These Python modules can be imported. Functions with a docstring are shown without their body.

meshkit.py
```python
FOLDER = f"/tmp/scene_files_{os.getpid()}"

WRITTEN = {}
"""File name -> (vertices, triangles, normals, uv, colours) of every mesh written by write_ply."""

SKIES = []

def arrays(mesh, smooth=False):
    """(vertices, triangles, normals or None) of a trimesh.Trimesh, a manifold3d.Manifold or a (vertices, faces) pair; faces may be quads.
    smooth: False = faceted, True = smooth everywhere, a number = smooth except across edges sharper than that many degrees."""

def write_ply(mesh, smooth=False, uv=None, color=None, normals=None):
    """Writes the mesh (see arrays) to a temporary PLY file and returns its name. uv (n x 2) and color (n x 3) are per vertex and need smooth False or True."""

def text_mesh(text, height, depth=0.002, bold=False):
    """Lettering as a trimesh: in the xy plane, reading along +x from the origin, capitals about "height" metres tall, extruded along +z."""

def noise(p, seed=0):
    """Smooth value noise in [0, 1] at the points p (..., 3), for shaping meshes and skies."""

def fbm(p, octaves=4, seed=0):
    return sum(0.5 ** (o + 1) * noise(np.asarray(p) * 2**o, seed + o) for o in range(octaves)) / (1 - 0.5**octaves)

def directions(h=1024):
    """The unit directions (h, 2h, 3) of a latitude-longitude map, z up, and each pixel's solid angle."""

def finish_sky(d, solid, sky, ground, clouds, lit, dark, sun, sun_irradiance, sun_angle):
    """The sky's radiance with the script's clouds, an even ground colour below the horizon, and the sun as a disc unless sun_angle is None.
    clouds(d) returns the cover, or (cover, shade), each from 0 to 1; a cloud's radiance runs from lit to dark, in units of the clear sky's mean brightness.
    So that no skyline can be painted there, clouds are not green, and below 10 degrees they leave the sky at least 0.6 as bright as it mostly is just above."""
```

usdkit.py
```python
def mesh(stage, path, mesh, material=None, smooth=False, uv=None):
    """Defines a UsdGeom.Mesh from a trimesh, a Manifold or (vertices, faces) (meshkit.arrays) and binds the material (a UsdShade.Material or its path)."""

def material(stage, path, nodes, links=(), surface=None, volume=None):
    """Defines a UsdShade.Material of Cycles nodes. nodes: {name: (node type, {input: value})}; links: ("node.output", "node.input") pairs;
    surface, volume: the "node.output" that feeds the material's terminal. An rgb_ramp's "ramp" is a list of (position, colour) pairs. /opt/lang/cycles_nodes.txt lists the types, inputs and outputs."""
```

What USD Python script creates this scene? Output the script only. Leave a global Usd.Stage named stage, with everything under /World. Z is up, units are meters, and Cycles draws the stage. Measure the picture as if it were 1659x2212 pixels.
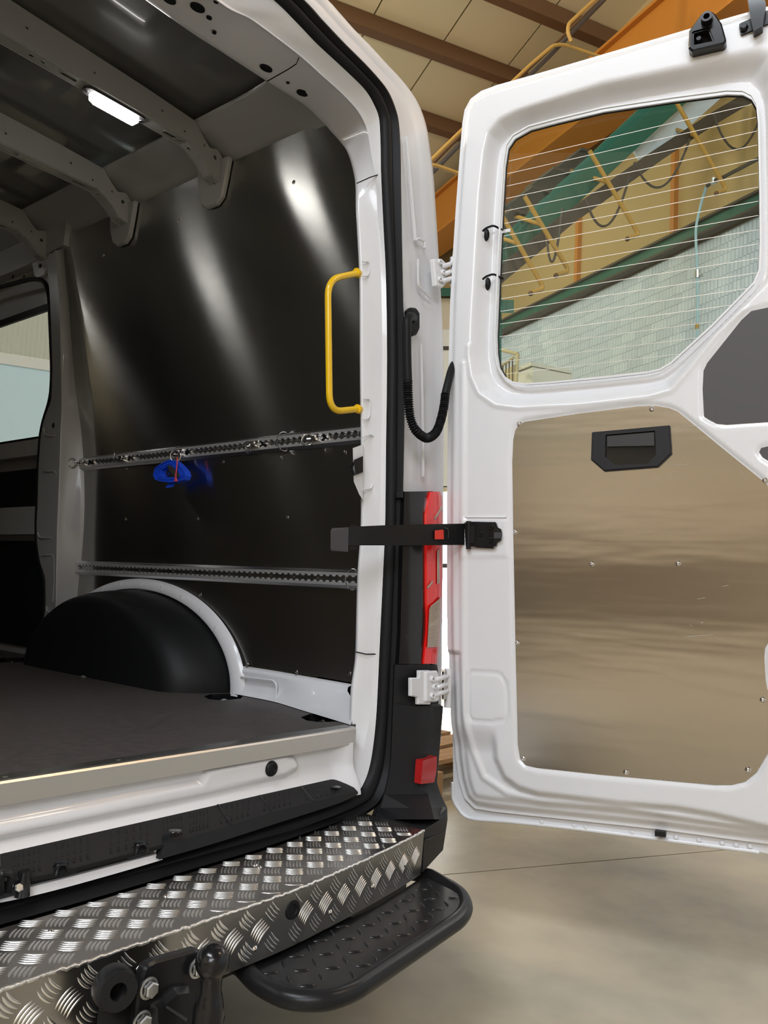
import math, random
import numpy as np, trimesh, usdkit, meshkit
from scipy.interpolate import PchipInterpolator
from scipy.spatial import Delaunay
import shapely
from shapely.geometry import Polygon, LineString, Point, box as sbox
from shapely import affinity
from pxr import Usd, UsdGeom, UsdLux, UsdShade, Gf, Sdf

random.seed(7); rng = np.random.default_rng(7)
stage = Usd.Stage.CreateInMemory()
UsdGeom.SetStageUpAxis(stage, UsdGeom.Tokens.z); UsdGeom.SetStageMetersPerUnit(stage, 1.0)
world = UsdGeom.Xform.Define(stage, '/World'); stage.SetDefaultPrim(world.GetPrim())
UsdGeom.Scope.Define(stage, '/World/Looks')

# ------------------------------------------------------------------ camera
PW, PH, F = 1659.0, 2212.0, 1740.0
CX, CY = PW/2, PH/2
yaw, pitch, roll = np.radians([50.763, 5.4975, 2.987])
fwd = np.array([math.sin(yaw)*math.cos(pitch), math.cos(yaw)*math.cos(pitch), math.sin(pitch)])
r0 = np.array([math.cos(yaw), -math.sin(yaw), 0.0]); u0 = np.cross(r0, fwd)
RR = math.cos(roll)*r0 + math.sin(roll)*u0
RU = -math.sin(roll)*r0 + math.cos(roll)*u0
K = np.array([.77, 0, .61])                       # inner corner of the load sill at the right rear pillar
CAM = K - np.array([1.61187, 1.3766, -.35758])
cam = UsdGeom.Camera.Define(stage, '/World/camera')
m = Gf.Matrix4d(*[float(x) for x in (*RR, 0, *RU, 0, *(-fwd), 0, *CAM, 1)])
cam.AddTransformOp().Set(m)
cam.CreateHorizontalApertureAttr(36.0); cam.CreateVerticalApertureAttr(36.0*PH/PW)
cam.CreateFocalLengthAttr(36.0*F/PW); cam.CreateClippingRangeAttr(Gf.Vec2f(.02, 200))
cam.CreateExposureAttr(-.72)

# ------------------------------------------------------------------ added lights, unseen, standing in for the light of the hall
def rect_light(name, pos, to, w, h, color, power):
    l = UsdLux.RectLight.Define(stage, '/World/' + name)
    l.CreateWidthAttr(w); l.CreateHeightAttr(h); l.CreateIntensityAttr(power); l.CreateColorAttr(Gf.Vec3f(*color))
    l.CreateNormalizeAttr(False)
    z = -(np.array(to, float) - np.array(pos, float)); z /= np.linalg.norm(z)
    x = np.cross([0, 0, 1.0], z)
    x = np.array([1.0, 0, 0]) if np.linalg.norm(x) < 1e-6 else x/np.linalg.norm(x)
    y = np.cross(z, x)
    l.AddTransformOp().Set(Gf.Matrix4d(*[float(v) for v in (*x, 0, *y, 0, *z, 0, *pos, 1)]))
    return l
rect_light('fill_band_left', (-6.3, -6.4, 5.6), (0.9, 0.0, 1.3), 6.5, 3.0, (0.84, 0.90, 1.0), 15.0)  # added area light behind the camera, brightens door and pillars
rect_light('fill_left', (-4.2, -.9, 7.2), (1.1, -.4, 1.4), 4.0, 2.0, (.86, .93, 1.0), 29.0)  # added area light aimed at the open door to brighten it
rect_light('fill_mid', (-3.7, -1.8, 6.2), (-8.5, -1.3, 2.4), 6.0, 2.4, (1.0, .93, .82), 19.0)  # added area light turned to the left wall for its bounce
rect_light('fill_rear', (4.2, -3.6, 6.0), (3.0, -1.2, 0.), 3.0, 1.6, (1.0, .93, .80), 30.0)  # added area light to lift the floor at the right
rect_light('fill_front', (4.6, 3.4, 5.2), (4.4, 3.0, 0), 3.0, .5, (1.0, .90, .70), 8.0)  # added area light over the far floor, no roof opening is built
def sphere_light(name, pos, r, color, power):
    l = UsdLux.SphereLight.Define(stage, '/World/' + name); l.CreateRadiusAttr(r); l.CreateIntensityAttr(power); l.CreateColorAttr(Gf.Vec3f(*color))
    l.AddTranslateOp().Set(Gf.Vec3d(*pos))
for i, (pos, pw_) in enumerate([((.2, 2.6, 4.3), 330.), ((3.0, -3.4, 5.2), 60.), ((-.5, 5.5, 4.2), 60.)]):
    sphere_light(f'fill_sphere_{i}', pos, .2, (1.0, .88, .66), pw_)  # added sphere lights out of view, lifting ceiling and hall

# ------------------------------------------------------------------ helpers
def ray(px, py): return fwd + (px-CX)/F*RR - (py-CY)/F*RU
def hit(px, py, plane):
    n, p0 = plane; d = ray(px, py)
    return CAM + d*(np.dot(n, p0-CAM)/np.dot(n, d))
def L3(pts, plane): return np.array([hit(*p, plane) for p in pts])
LEAN = .035
def REAR(d): return np.array([0, 1, -LEAN]), K + [0, d, 0]
def WALL(x): return np.array([1, 0, .03]), np.array([x, 0, .61])
def ZP(z): return np.array([0, 0, 1.0]), np.array([0, 0, z])
def YP(y): return np.array([0, 1.0, 0]), np.array([0, y, 0])

def smooth_line(pts, n, k=None):
    """pts (m x dim) control points -> n points on a pchip curve over chord length (or over index when k given)."""
    p = np.asarray(pts, float)
    t = np.r_[0, np.cumsum(np.linalg.norm(np.diff(p, axis=0), axis=1))] if k is None else np.arange(len(p), dtype=float)
    return PchipInterpolator(t, p)(np.linspace(0, t[-1], n))
def cat(*ms):
    flat = []
    for q in ms:
        if isinstance(q, (list,)): flat += [cat(*q)]
        else: flat.append(q if isinstance(q, trimesh.Trimesh) else trimesh.Trimesh(*meshkit.arrays(q)[:2], process=False))
    return trimesh.util.concatenate(flat)
def tm(v, f): 
    f = np.asarray(f, int)
    if f.ndim == 2 and f.shape[1] == 4: f = np.vstack([f[:, [0, 1, 2]], f[:, [0, 2, 3]]])
    return trimesh.Trimesh(np.asarray(v, float), f, process=False)
def loft(rows, close=False, cap=False):
    """rows: list of (n x 3); skins between them. close joins the last row to the first; cap fills the ends of the rows."""
    r = [np.asarray(x, float) for x in rows]; n = len(r[0]); k = len(r)
    v = np.vstack(r); q = []
    for a in range(k if close else k-1):
        b = (a+1) % k
        i = np.arange(n-1)
        q.append(np.stack([a*n+i, a*n+i+1, b*n+i+1, b*n+i], 1))
    q = np.vstack(q); f = np.vstack([q[:, [0, 1, 2]], q[:, [0, 2, 3]]])
    if cap:
        for e in (0, n-1):
            ids = [a*n+e for a in range(k)]
            c = len(v); v = np.vstack([v, v[ids].mean(0)])
            f = np.vstack([f, [[ids[j], ids[(j+1) % k], c] for j in range(k)]])
    return trimesh.Trimesh(v, f, process=False)
def tube(path, r, n=12, closed=False, caps=True):
    p = np.asarray(path, float); m = len(p)
    r = np.broadcast_to(np.asarray(r, float), (m,))
    t = np.gradient(p, axis=0) if not closed else np.roll(p, -1, 0)-np.roll(p, 1, 0)
    t /= np.linalg.norm(t, axis=1, keepdims=True)
    a = np.array([0, 0, 1.0]) if abs(t[0][2]) < .9 else np.array([1.0, 0, 0])
    u = np.cross(t[0], a); u /= np.linalg.norm(u); rows = []
    for i in range(m):
        u = u - t[i]*(u@t[i]); u /= np.linalg.norm(u); w = np.cross(t[i], u)
        th = np.linspace(0, 2*np.pi, n, endpoint=False)
        rows.append(p[i] + r[i]*(np.cos(th)[:, None]*u + np.sin(th)[:, None]*w))
    v = np.vstack(rows); f = []
    for i in range(m if closed else m-1):
        j = (i+1) % m
        for k in range(n):
            l = (k+1) % n; f += [[i*n+k, i*n+l, j*n+l], [i*n+k, j*n+l, j*n+k]]
    if caps and not closed:
        for e, s in ((0, -1), (m-1, 1)):
            c = len(v); v = np.vstack([v, p[e]]); f += [[e*n+k, e*n+(k+1) % n, c][::-s] for k in range(n)]
    return trimesh.Trimesh(v, f, process=False)
def bend(pts, r=.03, k=6):
    """polyline with rounded corners"""
    p = [np.asarray(x, float) for x in pts]; out = [p[0]]
    for i in range(1, len(p)-1):
        a, b = p[i-1]-p[i], p[i+1]-p[i]; la, lb = np.linalg.norm(a), np.linalg.norm(b)
        d = min(r, la*.45, lb*.45); s, e = p[i]+a/la*d, p[i]+b/lb*d
        for t in np.linspace(0, 1, k): out.append((1-t)**2*s + 2*t*(1-t)*p[i] + t*t*e)
    out.append(p[-1]); return np.array(out)
def bx(c, s, rot=None):
    b = trimesh.creation.box(s)
    if rot is not None: b.apply_transform(rot)
    b.apply_translation(c); return b
class Frame:
    def __init__(s, o, u, v, w=None):
        s.o = np.asarray(o, float); s.u = np.asarray(u, float)/np.linalg.norm(u)
        v = np.asarray(v, float); v = v - s.u*(v@s.u); s.v = v/np.linalg.norm(v)
        s.w = np.cross(s.u, s.v)
        if w is not None and np.dot(s.w, w) < 0: s.w = -s.w
    def P(s, a):
        a = np.atleast_2d(np.asarray(a, float)); 
        if a.shape[1] == 2: a = np.c_[a, np.zeros(len(a))]
        return s.o + a[:, :1]*s.u + a[:, 1:2]*s.v + a[:, 2:3]*s.w
    def mat(s):
        M = np.eye(4); M[:3, 0], M[:3, 1], M[:3, 2], M[:3, 3] = s.u, s.v, s.w, s.o; return M
    def plane(s, d=0.): return s.w, s.o + s.w*d
    def px(s, pts, d=0.):
        q = L3(pts, s.plane(d)) - s.o
        return np.c_[q@s.u, q@s.v]
    def put(s, mesh):
        mesh = mesh.copy(); mesh.apply_transform(s.mat()); return mesh
def ext(poly, h, z0=0.):
    gs = getattr(poly, 'geoms', [poly])
    out = [trimesh.creation.extrude_polygon(g, h, engine='earcut') for g in gs if g.area > 1e-9]
    q = cat(*out); q.apply_translation([0, 0, z0]); return q
def rpoly(pts, r):
    """polygon with rounded corners"""
    p = Polygon(pts).buffer(0); return p.buffer(-r, quad_segs=6).buffer(2*r, quad_segs=6).buffer(-r, quad_segs=6).simplify(r*.02)
def chamfer_plate(poly, h, c=.002, z0=0.):
    """extruded plate whose upper edge is chamfered"""
    top = poly.buffer(-c)
    lo = ext(poly, h-c, z0)
    try:
        a = shapely.segmentize(poly.exterior, .02)
        n = 120
        ra = np.array([poly.exterior.interpolate(t, normalized=True).coords[0] for t in np.linspace(0, 1, n)])
        rb = np.array([top.exterior.interpolate(top.exterior.project(Point(q))).coords[0] for q in ra])
        sk = loft([np.c_[ra, np.full(n, z0+h-c)], np.c_[rb, np.full(n, z0+h)]])
        return cat(lo, sk, ext(top, .0004, z0+h-.0004))
    except Exception:
        return lo
def heightsheet(poly, step, hfun, back, edge=None, closed=True):
    """closed shell over poly (may have holes): top at hfun(xy), back face at height 'back'."""
    rings = [poly.exterior, *poly.interiors]
    pts, loops = [], []; n = 0
    for r in rings:
        c = np.array(shapely.segmentize(r, edge or step).coords)[:-1]
        loops.append(np.arange(n, n+len(c))); n += len(c); pts.append(c)
    x0, y0, x1, y1 = poly.bounds
    gx, gy = np.meshgrid(np.arange(x0, x1, step), np.arange(y0, y1, step))
    gx = gx + (np.arange(gx.shape[0]) % 2)[:, None]*step/2
    g = np.c_[gx.ravel(), gy.ravel()]
    inner = poly.buffer(-step*.55)
    shapely.prepare(inner)
    g = g[shapely.contains_xy(inner, g[:, 0], g[:, 1])]
    p = np.vstack([*pts, g])
    t = Delaunay(p).simplices
    c = p[t].mean(1); shapely.prepare(poly)
    t = t[shapely.contains_xy(poly, c[:, 0], c[:, 1])]
    a, b, d = p[t[:, 0]], p[t[:, 1]], p[t[:, 2]]
    area = (b[:, 0]-a[:, 0])*(d[:, 1]-a[:, 1]) - (b[:, 1]-a[:, 1])*(d[:, 0]-a[:, 0])
    t[area < 0] = t[area < 0][:, ::-1]; t = t[np.abs(area) > 1e-10]
    h = hfun(p); v = np.c_[p, h]; f = [t]
    N = len(v)
    bk = [np.c_[p[l], np.full(len(l), back)] for l in loops]; vb = np.vstack(bk)
    vt = np.vstack([v[l] for l in loops]); v = np.vstack([v, vt, vb]); o = N; o2 = N+len(vt); k0 = 0
    for l in loops:
        k = np.arange(len(l)); k1 = (k+1) % len(l)
        f.append(np.c_[o+k0+k, o+k0+k1, o2+k0+k1]); f.append(np.c_[o+k0+k, o2+k0+k1, o2+k0+k]); k0 += len(l)
    top = trimesh.Trimesh(v, np.vstack(f), process=False)
    if not closed: return top
    bp = ext(poly.simplify(step*.05), .0008, back)
    return cat(top, bp)
def sstep(x, a, b):
    t = np.clip((x-a)/(b-a), 0, 1); return t*t*(3-2*t)
def sdist(poly, p):
    pt = shapely.points(p); d = shapely.distance(poly.boundary, pt); shapely.prepare(poly)
    return np.where(shapely.contains_xy(poly, p[:, 0], p[:, 1]), -d, d)
def ldist(line, p): return shapely.distance(line, shapely.points(p))
def lathe(prof, n=24):
    """prof: (r, z) pairs, about z"""
    return trimesh.creation.revolve(np.asarray(prof, float), sections=n)
def axis_to(w, o):
    w = np.asarray(w, float)/np.linalg.norm(w)
    M = trimesh.geometry.align_vectors([0, 0, 1], w); M[:3, 3] = o; return M
def at(mesh, o, w=(0, 0, 1)):
    q = mesh.copy(); q.apply_transform(axis_to(w, o)); return q
def hull(pts): return trimesh.PointCloud(np.asarray(pts, float)).convex_hull

# names and labels
taken = {}
def numbered(path):
    n = taken.get(path, 0); taken[path] = n+1
    return path if n == 0 else f'{path}_{n:03d}'
def data(prim, **k):
    for a, b in k.items():
        if b is not None: prim.SetCustomDataByKey(a, b)
def thing(name, label, cat_, group=None, loc=(0, 0, 0), kind=None):
    x = UsdGeom.Xform.Define(stage, numbered('/World/'+name))
    x.AddTranslateOp().Set(Gf.Vec3d(*[float(v) for v in loc]))
    data(x.GetPrim(), label=label, category=cat_, group=group, kind=kind); return x
LOC = {}
def part(parent, name, mesh, mat, smooth=35, label=None, kind=None):
    base = str(parent.GetPath()) if not isinstance(parent, str) else parent
    path = numbered(base + '/' + name)
    if not isinstance(mesh, trimesh.Trimesh): mesh = cat(mesh)
    off = LOC.get(base)
    if off is not None: mesh = mesh.copy(); mesh.apply_translation(-np.asarray(off))
    q = usdkit.mesh(stage, path, mesh, M[mat], smooth=smooth)
    data(q.GetPrim(), label=label, kind=kind); return q
def group_part(parent, name, label=None):
    x = UsdGeom.Xform.Define(stage, numbered(str(parent.GetPath()) + '/' + name)); data(x.GetPrim(), label=label); return x
def single(name, mesh, mat, label=None, cat_=None, group=None, kind=None, smooth=35):
    q = usdkit.mesh(stage, numbered('/World/'+name), mesh if isinstance(mesh, trimesh.Trimesh) else cat(mesh), M[mat], smooth=smooth)
    data(q.GetPrim(), label=label, category=cat_, group=group, kind=kind); return q

# ------------------------------------------------------------------ materials
M = {}
def mat(name, color, rough=.5, metal=0., coat=0., spec=.5, noise=None, bump=None, aniso=None, emit=None, extra=None):
    """noise: (scale, amount, stretch vector) varies colour; bump: (scale, strength, distance, stretch); aniso: (amount, tangent vector)"""
    nd = {'p': ('principled_bsdf', dict(base_color=color, roughness=rough, metallic=metal, coat_weight=coat, coat_roughness=.06, specular_ior_level=spec, **(extra or {})))}
    ln = []
    if noise or bump: nd['tc'] = ('geometry', {})
    if noise:
        s, a, st = noise
        nd['m'] = ('mapping', dict(scale=st)); nd['n'] = ('noise_texture', dict(scale=s, detail=5., roughness=.6))
        c = np.array(color)
        nd['r'] = ('rgb_ramp', dict(ramp=[(.3, tuple(c*(1-a))), (.5, tuple(c)), (.7, tuple(np.minimum(c*(1+a), 1)))]))
        ln += [('tc.position', 'm.vector'), ('m.vector', 'n.vector'), ('n.fac', 'r.fac'), ('r.color', 'p.base_color')]
    if bump:
        s, g, dist, st = bump
        nd['mb'] = ('mapping', dict(scale=st)); nd['nb'] = ('noise_texture', dict(scale=s, detail=4.)); nd['b'] = ('bump', dict(strength=g, distance=dist))
        ln += [('tc.position', 'mb.vector'), ('mb.vector', 'nb.vector'), ('nb.fac', 'b.height'), ('b.normal', 'p.normal')]
    if aniso:
        a, t = aniso
        nd['p'][1]['anisotropic'] = a; nd['t'] = ('combine_xyz', dict(x=t[0], y=t[1], z=t[2])); ln.append(('t.vector', 'p.tangent'))
    if emit: nd['p'][1]['emission_color'] = emit[0]; nd['p'][1]['emission_strength'] = emit[1]
    M[name] = usdkit.material(stage, '/World/Looks/'+name, nd, ln, surface='p.BSDF')
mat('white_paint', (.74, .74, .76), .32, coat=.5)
mat('shaded_white', (.36, .36, .35), .35, coat=.3)  # body white darkened: shade of the cargo space put into the colour
mat('shaded_roof_white', (.12, .12, .115), .3, coat=.45)  # same white, darker still: shade under the roof put into the colour
mat('rubber', (.010, .010, .011), .5, spec=.18, bump=(300, .15, .001, (1, 1, 1)))
mat('black_plastic', (.016, .016, .017), .5, bump=(700, .25, .0006, (1, 1, 1)), spec=.22)
mat('grey_plastic', (.045, .044, .047), .55)
mat('black_gloss', (.008, .008, .009), .22, coat=.4, spec=.22)
mat('black_satin', (.008, .008, .009), .27, spec=.5)
mat('black_powder', (.014, .014, .015), .3, spec=.22)
mat('wall_aluminium', (.50, .495, .48), .21, 1., noise=(3, .04, (1, .15, 1)), aniso=(1.0, (0, 0, 1)))
mat('plain_aluminium', (.66, .65, .63), .3, 1., aniso=(.5, (1, 0, 0)))
mat('door_aluminium', (.50, .465, .42), .22, 1., noise=(3, .05, (1, .2, 1)), aniso=(.85, (.227, -.973, .042)), bump=(1.5, .30, .016, (1, .35, 2.6)))
mat('inset_grey', (.075, .07, .072), .6)
mat('grey_black', (.025, .025, .028), .42, spec=.22)
mat('grey_plastic_dark', (.03, .03, .032), .5)
mat('lining_grey', (.24, .215, .19), .5)
mat('added_dado_brown', (.17, .13, .095), .6)
mat('rail_aluminium', (.62, .62, .62), .22, 1.)
mat('bright_steel', (.75, .74, .73), .16, 1.)
mat('lip_metal', (.85, .85, .85), .3, .75)
mat('zinc', (.55, .56, .56), .35, 1.)
mat('tread_aluminium', (.38, .37, .355), .3, 1., noise=(7, .12, (1, 1, 1)))
mat('tread_bright', (.95, .95, .94), .3, 1.)
mat('weld', (.85, .85, .84), .38, 1., bump=(120, .8, .004, (1, 1, 1)))
mat('floor_ply', (.066, .056, .053), .55, noise=(60, .25, (1, 1, 1)), bump=(420, .5, .001, (1, 1, 1)))
mat('arch_plastic', (.008, .0085, .009), .48, bump=(500, .15, .0005, (1, 1, 1)), spec=.22)
mat('yellow_paint', (.85, .52, .006), .28, coat=.4)
mat('red_lens', (.88, .014, .012), .14, coat=.6, extra=dict(emission_color=(1, .02, .02), emission_strength=.0))
mat('clear_lens', (.42, .34, .26), .22, coat=.6)
mat('reflector_red', (.42, .012, .012), .25, coat=.5)
mat('red_tag', (.8, .05, .03), .45)
mat('blue_web', (.006, .075, .75), .6, bump=(900, .4, .0008, (1, 1, 1)))
mat('pink_elastic', (.75, .07, .1), .6)
mat('lamp_glow', (1, 1, 1), .5, emit=((1, .98, .93), 22.))
mat('concrete', (.40, .35, .262), .27, noise=(1.1, .38, (1, 1, 1)), bump=(6, .06, .004, (1, 1, 1)))
mat('joint', (.09, .07, .05), .8)
mat('cream_panel', (.62, .54, .36), .55)
mat('cream_wall', (.47, .34, .16), .6)
mat('orange_paint', (.50, .19, .025), .5)
mat('brown_steel', (.12, .062, .028), .55, spec=.3)
mat('green_paint', (.018, .125, .098), .45)
mat('green_pale', (.03, .175, .145), .45)
mat('dark_steel', (.06, .05, .045), .55)
mat('tan_tube', (.45, .26, .06), .45)
mat('block', (.61, .70, .84), .55)
mat('block_pale', (.66, .75, .89), .55)
mat('block_dull', (.57, .66, .80), .55)
mat('blue_hose', (.35, .55, .68), .4)
mat('hall_wall', (.64, .57, .46), .7)
mat('white_board', (.8, .8, .78), .5)
mat('wood', (.38, .22, .10), .7, noise=(8, .3, (1, 6, 1)))
mat('blue_sheet_glow', (.45, .55, .58), .6, emit=((.60, .78, .83), .42))  # glow put into the sheet in place of daylight falling on it
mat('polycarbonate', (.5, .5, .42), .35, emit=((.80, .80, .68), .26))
mat('daylight_pane', (.9, .9, .9), .4, emit=((1.0, .97, .92), 9.0))
mat('line_red', (.6, .08, .04), .5); mat('line_blue', (.05, .08, .4), .5)
mat('heater_line', (.85, .8, .74), .5)
def glass(name, tint):
    M[name] = usdkit.material(stage, '/World/Looks/'+name, {
        't': ('transparent_bsdf', dict(color=tint)), 'g': ('glossy_bsdf', dict(color=(1, 1, 1), roughness=.0)),
        'f': ('fresnel', {}), 'x': ('mix_closure', {}), 'geo': ('geometry', {}), 'io': ('mix_float', dict(a=1.35, b=1/1.35))},
        [('geo.backfacing', 'io.fac'), ('io.result', 'f.IOR'), ('f.fac', 'x.fac'), ('t.BSDF', 'x.closure1'), ('g.BSDF', 'x.closure2')], surface='x.closure')
glass('door_glass', (.88, .92, .86)); glass('side_glass', (.9, .93, .93))

# ================================================================== the hall (axes: hp along the wall, hq across, turned 26 degrees to the van)
az = math.radians(26)
hp = np.array([math.sin(az), math.cos(az), 0]); hq = np.array([math.cos(az), -math.sin(az), 0]); hz = np.array([0, 0, 1.0])
PQ0 = np.array([CAM@hp, CAM@hq])
SC = .521
QW = PQ0[1] + 9.5*SC                                   # right-hand wall
PF, PB, QL = 10.4, -9.0, -9.0                          # far wall, back wall, left wall
def H(p, q, z): return hp*p + hq*q + hz*z
HALL = np.column_stack([hp, hq, hz])
def hbox(p, q, z):
    """box given by ranges in hall axes"""
    b = trimesh.creation.box([p[1]-p[0], q[1]-q[0], z[1]-z[0]]); b.apply_translation([(p[0]+p[1])/2, (q[0]+q[1])/2, (z[0]+z[1])/2])
    T = np.eye(4); T[:3, :3] = HALL; b.apply_transform(T); b.invert(); return b
def structure(name, label=None):
    x = UsdGeom.Xform.Define(stage, '/World/'+name); data(x.GetPrim(), label=label, kind='structure'); return x
WR = (hq, hq*QW)
def wpx(px, py, d=0.):
    P = hit(px, py, (hq, hq*(QW-d))); return P@hp, P[2]
# floor: concrete bays with open joints; one joint passes behind the step
jA, jB = hit(920, 1893, ZP(0)), hit(1520, 1840, ZP(0))
jd = (jB-jA); jd /= np.linalg.norm(jd); jn = np.array([-jd[1], jd[0], 0])
fl = structure('floor', 'worn glossy concrete floor of the hall')
def slab(a0, a1, b0, b1):
    q = np.array([jA + jd*a + jn*b for a, b in ((a0, b0), (a1, b0), (a1, b1), (a0, b1))])[:, :2]
    e = ext(Polygon(q), .1, -.1); return e
def hit_t(px, py):
    P = hit(px, py, ZP(0)) - jA; return P@jd, P@jn
G = .0035
for a0, a1 in ((-16, -G), (G, 18)):
    pass
part(fl, 'slab', slab(-18, 18, G, 16), 'concrete', smooth=False)
part(fl, 'slab', slab(-18, 18, -18, -G), 'concrete', smooth=False)
part(fl, 'joint_filler', slab(-18, 18, -G, G).apply_translation([0, 0, -.006]), 'joint', smooth=False, label='dark joint between two floor slabs')
# right wall: pale fluted blocks below, green gutter beam, cream sheet wall with pilasters above
wr = structure('wall_right', 'hall side wall of pale fluted blocks below and ochre sheeting above')
zg = [wpx(1080, 715)[1], wpx(1640, 462)[1]]; ZG = float(np.mean(zg))
zo = float(np.mean([wpx(1090, 420, .45)[1], wpx(1270, 270, .45)[1]])); zo2 = wpx(1378, 50, .45)[1]
dp0, dp1 = wpx(957, 1300)[0]-.42, wpx(957, 1300)[0]+.8   # doorway full of daylight
bh = .087; bw = .19
pl_, pr_ = wpx(1060, 760)[0]+.1, wpx(1659, 560)[0]-.1
part(wr, 'backing', [hbox((pr_-12, dp0), (QW+.04, QW+.2), (0, ZG-.02)), hbox((dp1, PF+.5), (QW+.04, QW+.2), (0, ZG-.02)), hbox((dp0, dp1), (QW+.04, QW+.2), (2.26, ZG-.02))], 'block', smooth=False)
part(wr, 'sheeting', hbox((PB, PF+.5), (QW+.02, QW+.14), (ZG, 9)), 'cream_wall', smooth=False)
def block_mesh(pc, zc, w, h, flutes):
    n = 2*flutes+1
    x = np.linspace(-w/2+.0012, w/2-.0012, n); d = np.where(np.arange(n) % 2 == 0, .0, .006)
    rows = []
    for z, k in ((-h/2+.0012, 1), (h/2-.0012, 1)):
        rows.append(np.array([H(pc+a, QW+.004-e, zc+z) for a, e in zip(x, d)]))
    bk = [np.array([H(pc+a, QW+.045, zc+z) for a in (x[0], x[-1])]) for z in (-h/2, h/2)]
    v = np.vstack(rows); f = [[i, i+1, n+i+1] for i in range(n-1)] + [[i, n+i+1, n+i] for i in range(n-1)]
    v = np.vstack([v, *bk]); B = 2*n
    f += [[0, B, B+2], [0, B+2, n], [n-1, B+1, B+3], [n-1, B+3, 2*n-1]]
    for i in range(n-1): f += [[i, i+1, B]] + [[n+i, n+i+1, B+2]]
    f += [[n-1, B, B+1], [2*n-1, B+2, B+3]]
    return tm(v, f)
count = 0; rest = []
z = ZG-.10; row = 0
vis = []
while z > 1.6:
    p0 = pr_-.3 + (row % 2)*bw/2 + .03*math.sin(row*2.1)
    k = 0
    while p0 < pl_+.2:
        P = H(p0, QW, z); v = P-CAM; zz = v@fwd; sx, sy = CX+F*(v@RR)/zz, CY-F*(v@RU)/zz
        seen = 1060 < sx < 1670 and sy < 850 and not (sx > 1440 and sy > 800-(sx-1440)*.95+40)
        vis.append((0 if seen else 1, zz, p0, z, row+k)); p0 += bw; k += 1
    z -= bh; row += 1
vis.sort()
for i, (s, zz, p0, z, kk) in enumerate(vis):
    b = block_mesh(p0, z, bw, bh, 5)
    if i < 300 and s == 0: part(wr, 'block', b, ('block', 'block_pale', 'block', 'block_dull')[(kk*7+i*3) % 4], smooth=False)
    else: rest.append(b)
if rest: part(wr, 'block_field', cat(rest), 'block', smooth=False, kind='stuff')
for px, py in ((1250, 520), (1458, 400)):
    pp = wpx(px, py)[0]
    part(wr, 'pilaster', hbox((pp-.022, pp+.022), (QW-.03, QW+.03), (ZG+.1, zo+.6)), 'orange_paint', smooth=False)
gu = thing('gutter_beam', 'long green steel channel running level along the top of the pale block wall', 'beam')
part(gu, 'web', hbox((pr_-3, PF), (QW-.07, QW-.02), (ZG-.015, ZG+.085)), 'green_paint', smooth=False)
part(gu, 'top_flange', hbox((pr_-3, PF), (QW-.10, QW-.01), (ZG+.085, ZG+.105)), 'dark_steel', smooth=False)
part(gu, 'bottom_flange', hbox((pr_-3, PF), (QW-.10, QW-.01), (ZG-.035, ZG-.015)), 'dark_steel', smooth=False)
og = thing('crane_girder', 'deep orange steel girder running under the hall ceiling along the right wall', 'girder')
part(og, 'web', hbox((PB+.3, PF-.3), (QW-.45, QW-.42), (zo, zo2)), 'orange_paint', smooth=False)
part(og, 'bottom_flange', hbox((PB+.3, PF-.3), (QW-.62, QW-.25), (zo-.03, zo)), 'orange_paint', smooth=False)
part(og, 'top_flange', hbox((PB+.3, PF-.3), (QW-.50, QW-.3), (zo2, zo2+.03)), 'orange_paint', smooth=False)
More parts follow.
